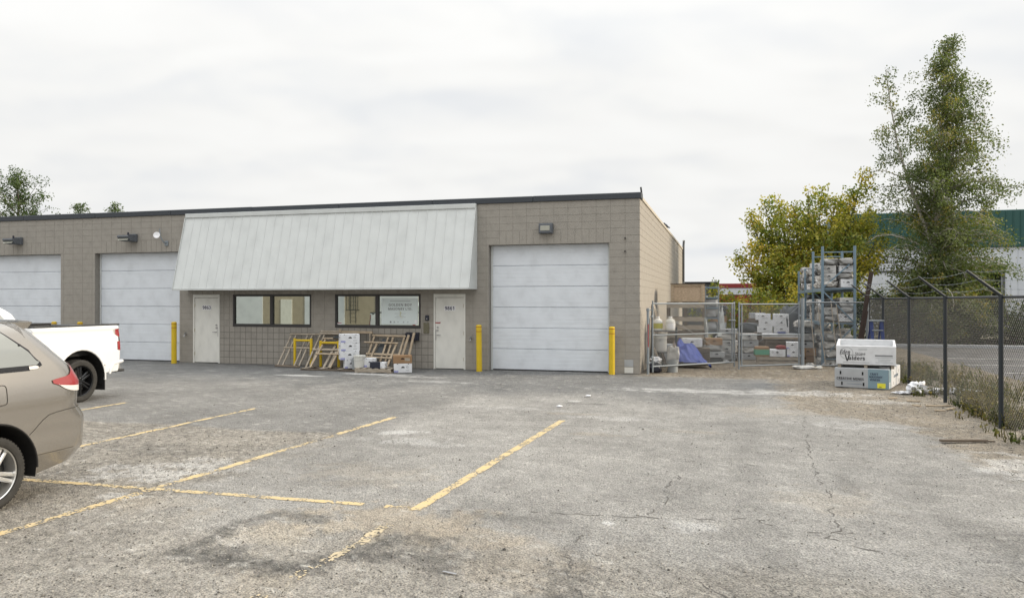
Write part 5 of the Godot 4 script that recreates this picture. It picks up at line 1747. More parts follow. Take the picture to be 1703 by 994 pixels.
	for a in [[3.9, -16.0, 0.5, 0.3], [3.6, -16.6, 0.24, -0.2], [4.0, -15.6, 0.3, 0.9], [3.75, -15.3, 0.18, 0.1], [3.3, -17.0, 0.2, 0.6], [3.5, -15.9, 0.16, -0.7]]:
		var w := thing("wood_scrap", "small pale wood scrap lying on the dirt along the black fence", "wood scrap", Vector3(a[0], 0.002, a[1]), a[3], "wood scraps along the fence")
		plank(w, "scrap", "wood_new", Vector3(-a[2] / 2, 0.014, 0), Vector3(a[2] / 2, 0.014, 0.01), 0.04, 0.02)
		plank(w, "sliver", "wood_grey", Vector3(a[2] * 0.3, 0.028, -0.01), Vector3(a[2] * 0.52, 0.026, 0.02), 0.015, 0.01)
	var cg := put(self, "litter_scrap", cube("steel", Vector3(0.12, 0.006, 0.02), 0.002), Transform3D(Basis(Vector3.UP, -0.25), Vector3(-1.95, 0.004, -5.24)))
	tag(cg, "thin pale metal strip lying alone on the asphalt", "scrap")
	for a in [[-3.0, -14.0], [-2.75, -15.7]]:
		var p := put(self, "paper_scrap", sack_mesh(Vector3(0.10, 0.025, 0.08), 12, 0.4, "rag"), Transform3D(Basis.IDENTITY, Vector3(a[0], 0.0, a[1])))
		tag(p, "small white paper scrap on the asphalt before the overhead door", "paper", "paper scraps on the asphalt")

# ------------------------------------------------------------------ fences and gates
func chain_mesh(w: float, h: float, m: String, wire_r := 0.0019, mesh := 0.057) -> Mesh:
	# two families of wires crossing at 45 degrees, in the plane z = 0 from (0, 0) to (w, h)
	var b := MB.new()
	var step := mesh * 1.414
	for fam in 2:
		var off := 0.002 if fam == 0 else -0.002
		var s := -h
		while s < w:
			var x0 := maxf(s, 0.0)
			var x1 := minf(s + h, w)
			if x1 > x0 + 0.01:
				var a := Vector3(x0, x0 - s, off)
				var e := Vector3(x1, x1 - s, off)
				if fam == 1:
					a.y = h - a.y
					e.y = h - e.y
				b.wire(a, e, wire_r)
			s += step
	return b.mesh(M[m])

func fence_run(t: Node3D, a: Vector3, b: Vector3, h: float, m: String, wire_r: float, rails: Array) -> void:
	var d := b - a
	var turn := atan2(-d.z, d.x)
	var o := put(t, "chain_link", chain_mesh(d.length(), h - 0.05, m, wire_r), Transform3D(Basis(Vector3.UP, turn), a - t.position + Vector3(0, 0.04, 0)))
	o.set_meta("kind", "stuff")
	for y in rails:
		var r := MB.new()
		r.tube([a - t.position + Vector3(0, y, 0), b - t.position + Vector3(0, y, 0)], 0.022, 8)
		put(t, "rail", r.mesh(M[m]))

func black_fence() -> void:
	var x := 4.22
	var t := thing("chain_link_fence", "black chain-link fence with barbed wire arms beside the dirt strip", "fence", Vector3(x, 0, -16.0))
	var zs := [-24.9, -22.75, -19.72, -16.68, -13.55, -10.4, -7.3, -4.2, -1.1]
	for i in zs.size() - 1:
		fence_run(t, Vector3(x, 0, zs[i]), Vector3(x, 0, zs[i + 1]), 2.06, "fence_black", 0.0033, [2.06])
	var tops := []
	for z in zs:
		var p := MB.new()
		p.tube([Vector3(-0.035, -0.05, z + 16), Vector3(-0.035, 2.10, z + 16)], 0.036, 12)
		put(t, "post", p.mesh(M["fence_black"]))
		var arm := MB.new()
		var a := Vector3(-0.035, 2.08, z + 16)
		var b := a + Vector3(-0.48, 0.40, 0.0)
		arm.tube([a, b], [0.03, 0.022], 6)
		put(t, "barb_arm", arm.mesh(M["fence_black"]))
		tops.append(a)
	for k in 3:
		var w := MB.new()
		var o := Vector3(-0.15 - 0.155 * k, 0.125 + 0.13 * k, 0)
		for i in tops.size() - 1:
			var p: Vector3 = tops[i] + o
			var q: Vector3 = tops[i + 1] + o
			var prev := p
			for s in 12:
				var f := (s + 1) / 12.0
				var c := p.lerp(q, f) - Vector3(0, 0.05 * sin(PI * f), 0)
				w.wire(prev, c, 0.0026)
				prev = c
				var m := p.lerp(q, f - 0.04)
				m.y -= 0.05 * sin(PI * (f - 0.04))
				for bb in 2:
					var dv := Vector3(sin(s * 2.1 + bb * 2.0), cos(s * 2.1 + bb * 2.0), 0.3) * 0.016
					w.wire(m - dv, m + dv, 0.0014)
		put(t, "barbed_wire", w.mesh(M["galv"]))
	# top tips of the mesh
	# the grey cross fence between gate and black fence
	var g := thing("chain_link_fence", "grey galvanized chain-link panel between the gate post and the black fence", "fence", Vector3(3.2, 0, -24.5))
	fence_run(g, Vector3(2.34, 0, -24.25), Vector3(4.12, 0, -24.85), 1.95, "galv_wire", 0.0032, [1.95, 0.06])
	for a in [Vector3(2.24, 0, -24.21), Vector3(4.14, 0, -24.88)]:
		var p := MB.new()
		var r := 0.058 if a.x < 3.0 else 0.04
		p.tube([a - g.position + Vector3(0, -0.05, 0), a - g.position + Vector3(0, 2.08 if a.x < 3.0 else 2.3, 0)], r, 14)
		put(g, "post", p.mesh(M["galv"]))
		for y in [0.35, 1.75]:
			var cl := MB.new()
			cl.tube([a - g.position + Vector3(0, y, 0), a - g.position + Vector3(0, y + 0.04, 0)], r + 0.008, 14)
			put(g, "clamp", cl.mesh(M["galv"]))
	# gates
	gate("wide galvanized chain-link gate leaf hinged at the warehouse corner", Vector3(-1.90, 0, -21.0), Vector3(0.27, 0, -23.2), 0.20, 1.92, true)
	gate("narrow galvanized chain-link gate leaf hinged at the thick post by the rack", Vector3(2.14, 0, -24.15), Vector3(0.40, 0, -23.06), 0.10, 1.90, false)
	var hp := thing("gate_post", "galvanized hinge post with red reflector standing at the warehouse corner", "post", Vector3(-2.02, 0, -20.92))
	var m := MB.new()
	m.tube([Vector3(0, -0.05, 0), Vector3(0, 1.80, 0)], 0.036, 12)
	put(hp, "post", m.mesh(M["galv"]))
	for y in [1.72, 0.28]:
		var k := MB.new()
		k.tube([Vector3(0, y, 0), Vector3(0, y + 0.06, 0)], 0.05, 12)
		k.tube([Vector3(0, y + 0.03, 0), Vector3(0.10, y + 0.03, -0.05)], 0.014, 6)
		put(hp, "hinge_clamp", k.mesh(M["galv"]))
	block(hp, "reflector", "red_paint", Vector3(0.012, 1.05, 0.037), Vector3(0.03, 0.62, 0.008), 0.002)

func gate(label: String, a: Vector3, b: Vector3, y0: float, y1: float, cross: bool) -> void:
	var t := thing("gate_leaf", label, "gate", a)
	var d := b - a
	var w := d.length()
	t.rotation.y = atan2(-d.z, d.x)
	var fr := [[Vector3(0, y0 - 0.16, 0), Vector3(0, y1 + 0.08, 0), "stile"], [Vector3(w, y0 - 0.14, 0), Vector3(w, y1 + 0.06, 0), "stile"], [Vector3(w - 0.09, y0 - 0.02, 0), Vector3(w - 0.09, y1, 0), "stile"], [Vector3(0, y1, 0), Vector3(w, y1, 0), "top_rail"], [Vector3(0, y0, 0), Vector3(w, y0, 0), "bottom_rail"], [Vector3(0, (y0 + y1) / 2, 0), Vector3(w, (y0 + y1) / 2, 0), "middle_rail"]]
	for f in fr:
		var m := MB.new()
		m.tube([f[0], f[1]], 0.022 if f[2] != "middle_rail" else 0.018, 10)
		put(t, f[2], m.mesh(M["galv"]))
	var c := put(t, "chain_link", chain_mesh(w - 0.04, y1 - y0 - 0.03, "galv_wire", 0.0032), Transform3D(Basis.IDENTITY, Vector3(0.02, y0 + 0.015, 0.012)))
	c.set_meta("kind", "stuff")
	var r := MB.new()
	if cross:
		r.wire(Vector3(0, y1 - 0.1, 0.02), Vector3(w, y0 + 0.06, 0.02), 0.006)
	else:
		r.wire(Vector3(0, y1 - 0.06, 0.02), Vector3(w * 0.9, y0 + 0.3, 0.02), 0.007)
	put(t, "brace_rod", r.mesh(M["galv"]))
	for y in [y0 + 0.25, y1 - 0.35]:
		block(t, "hinge", "galv", Vector3(-0.02, y, 0), Vector3(0.07, 0.07, 0.07), 0.01)
	if cross:
		var l := MB.new()
		l.tube([Vector3(w + 0.02, 1.42, 0.03), Vector3(w - 0.28, 1.43, 0.06)], 0.016, 8)
		put(t, "drop_latch", l.mesh(M["galv"]))
		block(t, "gate_tag", "galv", Vector3(w * 0.80, (y0 + y1) / 2 - 0.04, 0.025), Vector3(0.17, 0.10, 0.006), 0.001)

# ------------------------------------------------------------------ the storage yard
func yard() -> void:
	# pallet racking, its end frame toward the gate, three bays deep
	var r := thing("pallet_rack", "tall blue-grey steel pallet rack loaded with dusty boxes and sacks", "rack", Vector3(3.38, 0, -25.2))
	var zs := [0.0, -2.6, -5.2, -7.8]
	for i in 4:
		var f := Node3D.new()
		f.name = "end_frame"
		f.position = Vector3(0, 0, zs[i])
		r.add_child(f, true)
		var h: float = 3.68 if i < 2 else 3.2
		for sx in [-0.46, 0.46]:
			block(f, "upright", "rack_blue", Vector3(sx, h / 2, 0), Vector3(0.075, h, 0.07), 0.006)
			block(f, "foot_plate", "rack_blue", Vector3(sx, 0.008, 0), Vector3(0.14, 0.012, 0.14), 0.002)
		for y in [0.2, 1.30, 2.38, h - 0.18]:
			block(f, "strut", "rack_blue", Vector3(0, y, 0.0), Vector3(0.85, 0.035, 0.03), 0.003)
		plank(f, "diagonal", "rack_blue", Vector3(-0.43, 2.42, 0.012), Vector3(0.43, h - 0.45, 0.012), 0.04, 0.03, Vector3(0, 0, 1))
		plank(f, "diagonal", "rack_blue", Vector3(0.43, 1.35, 0.012), Vector3(-0.43, 2.28, 0.012), 0.04, 0.03, Vector3(0, 0, 1))
		plank(f, "diagonal", "rack_blue", Vector3(-0.43, 0.25, 0.012), Vector3(0.43, 1.22, 0.012), 0.04, 0.03, Vector3(0, 0, 1))
	for i in 3:
		for y in [1.28, 2.34]:
			for sx in [-0.46, 0.46]:
				block(r, "beam", "rack_blue", Vector3(sx, y, (zs[i] + zs[i + 1]) / 2), Vector3(0.05, 0.11, 2.52), 0.005)
			for k in 5:
				var z: float = zs[i] - 0.3 - k * 0.5
				block(r, "shelf_board", "wood_grey", Vector3(0, y + 0.062, z), Vector3(0.86, 0.018, 0.46), 0.003)
	# loads: level, x, z, size, kind
	rng.seed = 33
	var base := r.position
	var n := 0
	var groups := {0: ["ground level under", 0.0], 1: ["lower shelf of", 1.352], 2: ["upper shelf of", 2.412]}
	for lev in 3:
		var y0: float = groups[lev][1]
		for bay in 3:
			for k in 3:
				for sx in [-0.23, 0.23]:
					var z := -0.32 - bay * 2.6 - k * 0.70
					var y := y0 + 0.004
					var high: float = [1.05, 0.85, 0.9][lev] * rng.randf_range(0.75, 1.05)
					while y < y0 + high - 0.14:
						var hh := rng.randf_range(0.19, 0.26)
						var p := base + Vector3(sx + rng.randf_range(-0.02, 0.02), y, z + rng.randf_range(-0.04, 0.04))
						n += 1
						if rng.randf() < (0.40 if lev > 0 else 0.18):
							carton("dusty printed carton stacked on the %s the blue-grey rack" % groups[lev][0], p, Vector3(0.42, hh, 0.52), rng.randf_range(-0.16, 0.16), ["card_white", "card_dusty", "card_dusty", "card_grey"][rng.randi() % (3 if lev > 0 else 4)], "mark" if bay == 0 else "plain", "cartons on the rack")
						else:
							var key := "sack%d" % (rng.randi() % 5)
							if not shared.has(key):
								shared[key] = sack_mesh(Vector3(0.52, 0.24, 0.66), 100 + shared.size(), 0.30, ["bag", "bag_grey", "bag_grey", "bag", "tarp_dark"][int(key.right(1))])
							var o := put(self, "stone_sack", shared[key], Transform3D(Basis(Vector3.UP, rng.randf_range(-0.3, 0.3)).scaled(Vector3(0.95, hh / 0.25, 0.95)), p))
							tag(o, "grimy wrapped sack stacked on the %s the blue-grey rack" % groups[lev][0], "sack", "sacks on the rack")
						y += hh + 0.008
	# a loose wooden ladder of strips leaning on the rack end
	var l := thing("strapping_strips", "pale thin strips leaning against the end of the blue-grey rack", "strips", Vector3(3.1, 0, -25.0))
	for a in [[-0.42, -0.55, 1.85], [-0.12, -0.32, 1.8], [0.22, 0.05, 2.0], [0.42, 0.20, 1.9]]:
		plank(l, "strip", "wood_grey", Vector3(a[0], 0.0, 0.10), Vector3(a[1], a[2], -0.11), 0.028, 0.02, Vector3(0, 0, 1))
	var lb := thing("dark_plank", "dark rough plank leaning upright at the black fence corner", "plank", Vector3(3.72, 0, -24.55))
	plank(lb, "plank", "wood_dark", Vector3(0.0, 0.02, 0.25), Vector3(0.50, 2.86, -0.14), 0.12, 0.05, Vector3(0, 0, 1))
	plank(lb, "splint", "wood_dark", Vector3(0.06, 0.02, 0.28), Vector3(0.36, 1.7, 0.05), 0.05, 0.03, Vector3(0, 0, 1))
	# blue hand truck by the fence
	var bl := thing("folding_ladder", "short blue folding ladder standing inside the black fence", "ladder", Vector3(3.95, 0, -22.4), 0.3)
	for x in [-0.16, 0.16]:
		plank(bl, "front_rail", "ladder_blue", Vector3(x, 0, 0.22), Vector3(x * 0.85, 1.45, 0.0), 0.09, 0.03, Vector3(0, 0, 1))
		plank(bl, "rear_rail", "ladder_blue", Vector3(x, 0, -0.35), Vector3(x * 0.85, 1.42, -0.04), 0.04, 0.025, Vector3(0, 0, 1))
	for k in 4:
		plank(bl, "step", "galv", Vector3(-0.15, 0.3 + k * 0.3, 0.18 - k * 0.045), Vector3(0.15, 0.3 + k * 0.3, 0.18 - k * 0.045), 0.08, 0.025)
	plank(bl, "top_cap", "galv", Vector3(-0.2, 1.46, -0.02), Vector3(0.2, 1.46, -0.02), 0.14, 0.04)
	# along the warehouse wall: a shelf of jugs, drums, buckets
	var sh := thing("jug_shelf", "black steel shelf stand holding jugs against the warehouse side wall", "shelf", Vector3(-1.70, 0, -22.5))
	for sx in [-0.34, 0.34]:
		for sz in [-0.2, 0.2]:
			block(sh, "leg", "fence_black", Vector3(sx, 0.62, sz), Vector3(0.035, 1.24, 0.035), 0.003)
	for y in [1.12, 0.50]:
		block(sh, "shelf_plate", "far_grey", Vector3(0, y, 0), Vector3(0.76, 0.03, 0.46), 0.004)
	for a in [[-1.88, "white jug with a lime label on the black shelf beside the side wall", true], [-1.52, "plain white jug standing on the black shelf", false]]:
		var j := thing("plastic_jug", a[1], "jug", Vector3(a[0], 1.136, -22.42), 0.0, "jugs on the black shelf")
		var b := MB.new()
		b.lathe([Vector2(0, 0), Vector2(0.13, 0), Vector2(0.14, 0.02), Vector2(0.14, 0.25), Vector2(0.11, 0.31), Vector2(0.05, 0.345), Vector2(0.05, 0.37), Vector2(0.0, 0.37)], Transform3D.IDENTITY, 20)
		put(j, "jug_body", b.mesh(M["plaster"]))
		var q := MB.new()
		q.lathe([Vector2(0.055, 0.37), Vector2(0.055, 0.405), Vector2(0, 0.405)], Transform3D.IDENTITY, 12)
		put(j, "cap", q.mesh(M["plaque"]))
		var w := MB.new()
		w.lathe([Vector2(0.1415, 0.06), Vector2(0.1415, 0.21)], Transform3D.IDENTITY, 20)
		put(j, "label_wrap", w.mesh(M["lime" if a[2] else "plaque"]))
	var dm := thing("plastic_drum", "grey white plastic drum under the jugs by the side wall", "drum", Vector3(-1.80, 0.516, -22.45))
	var b := MB.new()
	b.lathe([Vector2(0, 0), Vector2(0.16, 0), Vector2(0.175, 0.03), Vector2(0.18, 0.25), Vector2(0.175, 0.48), Vector2(0.15, 0.52), Vector2(0, 0.53)], Transform3D.IDENTITY, 22)
	put(dm, "drum_body", b.mesh(M["card_dusty"]))
	var b2 := MB.new()
	b2.lathe([Vector2(0.185, 0.40), Vector2(0.19, 0.41), Vector2(0.185, 0.43)], Transform3D.IDENTITY, 22)
	put(dm, "rim_band", b2.mesh(M["pail"]))
	pail("dark grey bucket standing just inside the wide gate leaf", Vector3(-1.42, 0, -21.72), 0.17, 0.36, "pail_grey", false)
	sack("crushed_bag", "crumpled translucent tan bag stuffed into the dark grey bucket", "bag", Vector3(-1.40, 0.30, -21.74), Vector3(0.30, 0.42, 0.28), 0.2, 81, "bag", 0.4)
	pail("white lidded bucket standing among rubbish by the hinge post", Vector3(-1.88, 0.0, -21.9), 0.13, 0.26, "pail", true)
	sack("rubbish_bag", "black rubbish bag slumped beside the hinge post", "bag", Vector3(-1.90, 0.0, -21.45), Vector3(0.36, 0.26, 0.40), 0.3, 82, "black_box", 0.35)
	sack("white_rag", "white rags heaped on rubbish behind the wide gate leaf", "rag", Vector3(-1.86, 0.26, -21.5), Vector3(0.30, 0.16, 0.30), 0.3, 83, "rag", 0.5)
	# blue tarp thrown over a heap
	var rows := []
	var tn := noise(55, 1.0, 3)
	for i in 25:
		var line := PackedVector3Array()
		for k in 31:
			var u := k / 30.0
			var v := i / 24.0
			var hgt := 0.80 * pow(sin(PI * clampf(u * 0.8 + 0.16, 0.0, 1.0)), 0.8) * (1.0 - 0.75 * v * v) * (1.0 - 0.3 * u)
			hgt *= 1.0 + 0.16 * sin(u * 9.0 + v * 7.0)
			hgt += 0.07 * tn.get_noise_2d(u * 7.0, v * 7.0) + 0.05 * absf(sin((u * 6.0 - v * 3.0) * 3.0 + tn.get_noise_2d(u * 3.0, v * 3.0) * 4.0))
			line.append(Vector3(-0.45 + 0.95 * u + 0.25 * v * u, maxf(hgt, 0.012), -0.55 + 1.0 * v))
		rows.append(line)
	var tb := MB.new()
	tb.surf(rows, true)
	var tp := put(self, "blue_tarp", tb.mesh(M["tarp_blue"]), Transform3D(Basis.IDENTITY, Vector3(-1.12, 0, -23.45)))
	tag(tp, "crumpled blue tarp thrown over a heap behind the wide gate leaf", "tarp")
	carton("white printed carton resting on the heap behind the blue tarp", Vector3(-1.0, 0.56, -24.5), Vector3(0.62, 0.26, 0.4), 0.1, "card_white", "bank")
	var hp := thing("board_heap", "low dark stack of boards behind the blue tarp", "board stack", Vector3(-1.0, 0, -24.5))
	for k in 9:
		plank(hp, "board", "wood_old", Vector3(-0.62, 0.03 + k * 0.058, 0.02 * (k % 3)), Vector3(0.55, 0.03 + k * 0.058, 0.03 * (k % 2)), 0.6, 0.05)
	# pallet pile carrying the OSB crate
	for k in 8:
		pallet("weathered pallet in the pile under the particle board crate", Vector3(-1.26 + 0.02 * sin(k * 2.0), k * 0.126, -26.1), 0.03 * sin(k * 3.0), "wood_old" if k % 3 else "wood_grey", 1.2, 1.0, "pallets under the crate")
	var rk := thing("slatted_crate", "weathered slatted crate base between the pallet pile and the particle board crate", "crate", Vector3(-1.26, 1.01, -26.1))
	for y in [0.10, 0.38, 0.82]:
		plank(rk, "slat", "wood_grey", Vector3(-0.6, y, 0.5), Vector3(0.6, y, 0.5), 0.03, 0.13)
		plank(rk, "slat", "wood_grey", Vector3(-0.6, y, -0.5), Vector3(0.6, y, -0.5), 0.03, 0.13)
	for x in [-0.57, 0.0, 0.57]:
		for z in [-0.47, 0.47]:
			plank(rk, "post", "wood_old", Vector3(x, 0.0, z), Vector3(x, 0.93, z), 0.06, 0.06, Vector3(0, 0, 1))
	plank(rk, "deck", "wood_old", Vector3(-0.6, 0.94, 0), Vector3(0.6, 0.94, 0), 1.0, 0.02)
	var cr := thing("board_crate", "tan particle board crate with timber corner posts on the pallet pile", "crate", Vector3(-1.19, 1.965, -26.1))
	block(cr, "panel", "osb", Vector3(0, 0.29, 0.0), Vector3(1.02, 0.52, 0.92), 0.006)
	for sx in [-1.0, 1.0]:
		for sz in [-1.0, 1.0]:
			block(cr, "corner_post", "wood_new", Vector3(sx * 0.49, 0.29, sz * 0.475), Vector3(0.09, 0.58, 0.03), 0.004)
	for y in [0.035, 0.545]:
		for sz in [-1.0, 1.0]:
			block(cr, "batten", "wood_new", Vector3(0, y, sz * 0.475), Vector3(0.885, 0.065, 0.03), 0.004)
	block(cr, "lid", "wood_old", Vector3(0, 0.592, 0), Vector3(1.10, 0.022, 1.02), 0.004)
	# wrapped shelving and clear plastic
	var ws := thing("wrapped_shelf", "tall grey shelving tangled in clear plastic wrap beside the crate pile", "shelf", Vector3(-0.43, 0, -27.2))
	for sx in [-0.22, 0.22]:
		for sz in [-0.25, 0.25]:
			block(ws, "upright", "galv", Vector3(sx, 1.25, sz), Vector3(0.04, 2.5, 0.04), 0.003)
	for y in [0.3, 0.9, 1.4, 1.75, 2.1, 2.45]:
		block(ws, "shelf_plate", "rack_blue", Vector3(0, y, 0), Vector3(0.46, 0.05, 0.54), 0.004)
	for k in 4:
		put(ws, "shelf_load", sack_mesh(Vector3(0.40, 0.34, 0.44), 130 + k, 0.3, "card_grey"), Transform3D(Basis.IDENTITY, Vector3(0, [0.326, 0.926, 1.426, 1.776][k], 0)))
	for a in [[-0.62, -26.4, 0.10, 1.3, 0.30, 141], [-0.12, -27.0, 0.14, 1.6, 0.3, 142], [-0.25, -26.6, 0.12, 0.8, 0.25, 143]]:
		sack("plastic_wrap", "hanging shred of cloudy plastic wrap beside the crate pile", "plastic wrap", Vector3(a[0], 0.0, a[1]), Vector3(a[2] * 1.4, a[3], a[4]), 0.2, a[5], "film", 0.7, "plastic wrap by the crate pile")
	# pallet stack in the middle
	for k in 6:
		pallet("weathered pallet in the stack at the middle of the yard", Vector3(0.48 + 0.03 * sin(k * 2.3), k * 0.126, -29.0), 0.04 * sin(k * 1.7), "wood_grey" if k % 2 else "wood_old", 1.25, 1.0, "pallets in the yard stack")
	for k in 2:
		var pb := thing("loose_board", ["fresh pale board lying across the yard pallet stack", "brownish board under the fresh one on the pallet stack"][k], "board", Vector3(0.45, 0.757 + 0.04 * (1 - k), -28.6), 0.02)
		plank(pb, "board", ["wood_new", "wood_grey"][k], Vector3(-0.62, 0.02, 0), Vector3(0.95, 0.02, 0.05), 0.16, 0.038)
		plank(pb, "offcut", "wood_grey", Vector3(-0.5, 0.016, -0.2), Vector3(0.6, 0.016, -0.18), 0.1, 0.03)
	sack("grey_sack", "pale grey sack propped against the yard pallet stack", "sack", Vector3(-0.28, 0.0, -28.6), Vector3(0.42, 0.62, 0.35), 0.5, 84, "bag_grey", 0.3)
	sack("grey_sack", "dark grey covered heap on the yard pallet stack", "sack", Vector3(0.85, 0.775, -29.0), Vector3(0.7, 0.42, 0.6), 0.1, 85, "tarp_dark", 0.3)
	# stone boxes on pallets further right
	for k in 7:
		pallet("weathered pallet in the pile under the white stone boxes", Vector3(1.62, k * 0.126, -28.3), 0.03 * sin(k * 2.0), "wood_old", 1.2, 1.0, "pallets under the stone boxes")
	for a in [[-0.27, 0.0, "lower"], [0.27, 0.0, "lower"], [-0.22, 0.222, "middle"], [0.27, 0.222, "middle"], [-0.33, 0.444, "top"], [0.26, 0.444, "top"]]:
		carton("white stone box in the %s row of the six-box stack on pallets" % a[2], Vector3(1.62 + a[0], 0.887 + a[1], -27.98), Vector3(0.50, 0.218, 0.36), 0.03 * sin(a[0] * 9.0 + a[1]), "card_white", "mark", "six-box stack in the yard")
	var dt := sack("dark_tarp", "tall dark grey tarp bundle behind the white stone boxes", "tarp", Vector3(2.22, 0.0, -28.2), Vector3(0.62, 1.78, 0.7), 0.2, 86, "tarp_dark", 0.22)
	dt.set_meta("category", "tarp")
	# board rack with low boxes near the gate
	var br := thing("panel_stack", "stack of long white and tan panels on timber stands behind the narrow gate", "panel stack", Vector3(1.78, 0, -26.4))
	for x in [-0.45, 0.45]:
		block(br, "stand", "wood_old", Vector3(x, 0.37, 0), Vector3(0.1, 0.74, 0.5), 0.005)
	for k in 5:
		plank(br, "panel", ["wood_grey", "wood_new", "card_white", "card_dusty", "card_white"][k], Vector3(-0.58, 0.757 + k * 0.036, 0.02 * (k % 2)), Vector3(0.62, 0.757 + k * 0.036, -0.02), 0.55, 0.032)
	block(br, "blue_tub", "ladder_blue", Vector3(0.02, 0.955, 0.0), Vector3(0.26, 0.05, 0.3), 0.01)
	for k in 2:
		pallet("grey pallet lying flat behind the narrow gate leaf", Vector3(1.62, k * 0.126, -25.35), 0.02 * k, "wood_grey", 1.3, 0.7, "pallets behind the narrow gate")
	var gc := carton("green and brown carton on the flat pallet behind the narrow gate", Vector3(1.12, 0.252, -25.25), Vector3(0.42, 0.30, 0.4), 0.1, "card_brown", "plain")
	block(gc, "green_wrap", "green_card", Vector3(0, 0.13, 0.0), Vector3(0.426, 0.17, 0.406), 0.004)
	carton("wide white carton beside the green one on the flat pallet", Vector3(1.60, 0.252, -25.25), Vector3(0.46, 0.22, 0.4), -0.05, "card_white", "mark")
	sack("red_bundle", "dull red bundle lying on the wide white carton", "bundle", Vector3(1.70, 0.474, -25.22), Vector3(0.28, 0.12, 0.3), 0.1, 87, "far_red", 0.3)
	carton("white carton at the gate post end of the flat pallet", Vector3(2.05, 0.252, -25.3), Vector3(0.38, 0.24, 0.4), 0.06, "card_white", "bank")
	carton("white carton stacked on another at the gate post end", Vector3(2.04, 0.494, -25.3), Vector3(0.36, 0.22, 0.38), -0.04, "card_white", "bank")
	var gs := thing("flat_stone", "flat pale stone slab lying at the foot of the thick gate post", "stone slab", Vector3(2.25, 0, -23.75), 0.3)
	put(gs, "slab", sack_mesh(Vector3(0.62, 0.09, 0.34), 88, 0.25, "card_dusty"))
	put(gs, "chip", sack_mesh(Vector3(0.16, 0.08, 0.12), 89, 0.3, "plaster"), Transform3D(Basis.IDENTITY, Vector3(0.42, 0, 0.05)))
	for k in 26:
		var p := Vector3(rng.randf_range(-1.6, 3.9), 0.0, rng.randf_range(-27.8, -24.9))
		if k < 12:
			p = Vector3(rng.randf_range(2.4, 4.0), 0.0, rng.randf_range(-25.05, -24.5))
		var o := put(self, "stone_chunk", sack_mesh(Vector3(0.18, 0.10, 0.14) * rng.randf_range(0.5, 1.3), 200 + k, 0.35, ["bag_grey", "card_dusty"][k % 2]), Transform3D(Basis(Vector3.UP, rng.randf() * 6.0), p))
		tag(o, "rough broken stone chunk lying loose on the yard floor", "stone", "stone chunks on the yard floor")

func yard_more() -> void:
	# more goods: they fill the gaps between the stacks
	rng.seed = 71
	for a in [[-1.75, -24.2, 3, 0.5], [-0.35, -25.4, 4, 0.2], [0.1, -26.6, 5, -0.1], [0.75, -27.2, 4, 0.3], [2.55, -26.6, 6, 0.0], [1.15, -29.8, 7, 0.1], [-0.2, -30.5, 8, 0.2], [2.4, -30.3, 8, 0.0]]:
		var y := 0.0
		for k in a[2]:
			var h := rng.randf_range(0.17, 0.26)
			var p := Vector3(a[0] + rng.randf_range(-0.06, 0.06), y, a[1] + rng.randf_range(-0.05, 0.05))
			if rng.randf() < 0.5:
				carton("dusty carton in one of the mixed stacks on the yard floor", p, Vector3(0.52, h, 0.46), a[3] + rng.randf_range(-0.12, 0.12), ["card_dusty", "card_grey", "card_grey", "card_brown", "wood_old"][rng.randi() % 5], "mark", "cartons in mixed yard stacks")
			else:
				sack("stone_sack", "lumpy wrapped sack in one of the mixed stacks on the yard floor", "sack", p, Vector3(0.56, h, 0.50), a[3] + rng.randf_range(-0.2, 0.2), 300 + k + int(a[0] * 10.0), ["bag", "bag_grey", "tarp_dark"][rng.randi() % 3], 0.3, "sacks in mixed yard stacks")
			y += h + 0.006
	# leaning sheet goods by the wall
	for a in [[-1.95, -23.5, 1.5, "wood_old", "dark weathered board propped upright against the side wall"], [-1.98, -24.4, 1.9, "wood_grey", "pale weathered board propped upright against the side wall"]]:
		var t := thing("propped_board", a[4], "board", Vector3(a[0], 0, a[1]))
		plank(t, "board", a[3], Vector3(0.22, 0.01, 0), Vector3(-0.20, a[2], 0), 0.5, 0.025, Vector3(1, 0, 0))
		plank(t, "batten", a[3], Vector3(0.25, 0.05, 0.1), Vector3(-0.12, a[2] * 0.9, 0.1), 0.06, 0.03, Vector3(1, 0, 0))
	# broken slats and a shovel handle by the hinge post
	for a in [[-1.6, -21.6, 0.25, 0.75], [-1.72, -21.8, -0.2, 0.62], [-1.5, -22.0, 0.1, 0.8]]:
		var t := thing("debris_stick", "broken pale slat poking up from rubbish by the hinge post", "slat", Vector3(a[0], 0, a[1]), 0.0, "broken slats by the hinge post")
		plank(t, "slat", "wood_grey", Vector3(0, 0.0, 0), Vector3(a[2], a[3], -0.08), 0.05, 0.02, Vector3(0, 0, 1))
		plank(t, "splinter", "wood_new", Vector3(a[2], a[3], -0.08), Vector3(a[2] * 1.1, a[3] + 0.05, -0.085), 0.02, 0.012, Vector3(0, 0, 1))

# ------------------------------------------------------------------ trees and plants
func leaf(m: MB, p: Vector3, d: Vector3, s: float) -> void:
	var side := d.cross(Vector3(rng.randf_range(-1, 1), rng.randf_range(-0.4, 1), rng.randf_range(-1, 1))).normalized()
	var nor := side.cross(d).normalized()
	var a := p
	var b := p + d * s * 0.45 + side * s * 0.36 + nor * s * 0.08
	var c := p + d * s
	var e := p + d * s * 0.45 - side * s * 0.36 + nor * s * 0.08
	m.tri(a, b, c, nor, nor, nor)
	m.tri(a, c, e, nor, nor, nor)

func leaf_mat(called: String) -> StandardMaterial3D:
	var m := mat(called, Color.WHITE, 0.6)
	m.vertex_color_use_as_albedo = true
	m.backlight_enabled = true
	m.backlight = Color(0.85, 0.9, 0.55)
	m.cull_mode = BaseMaterial3D.CULL_DISABLED
	return m

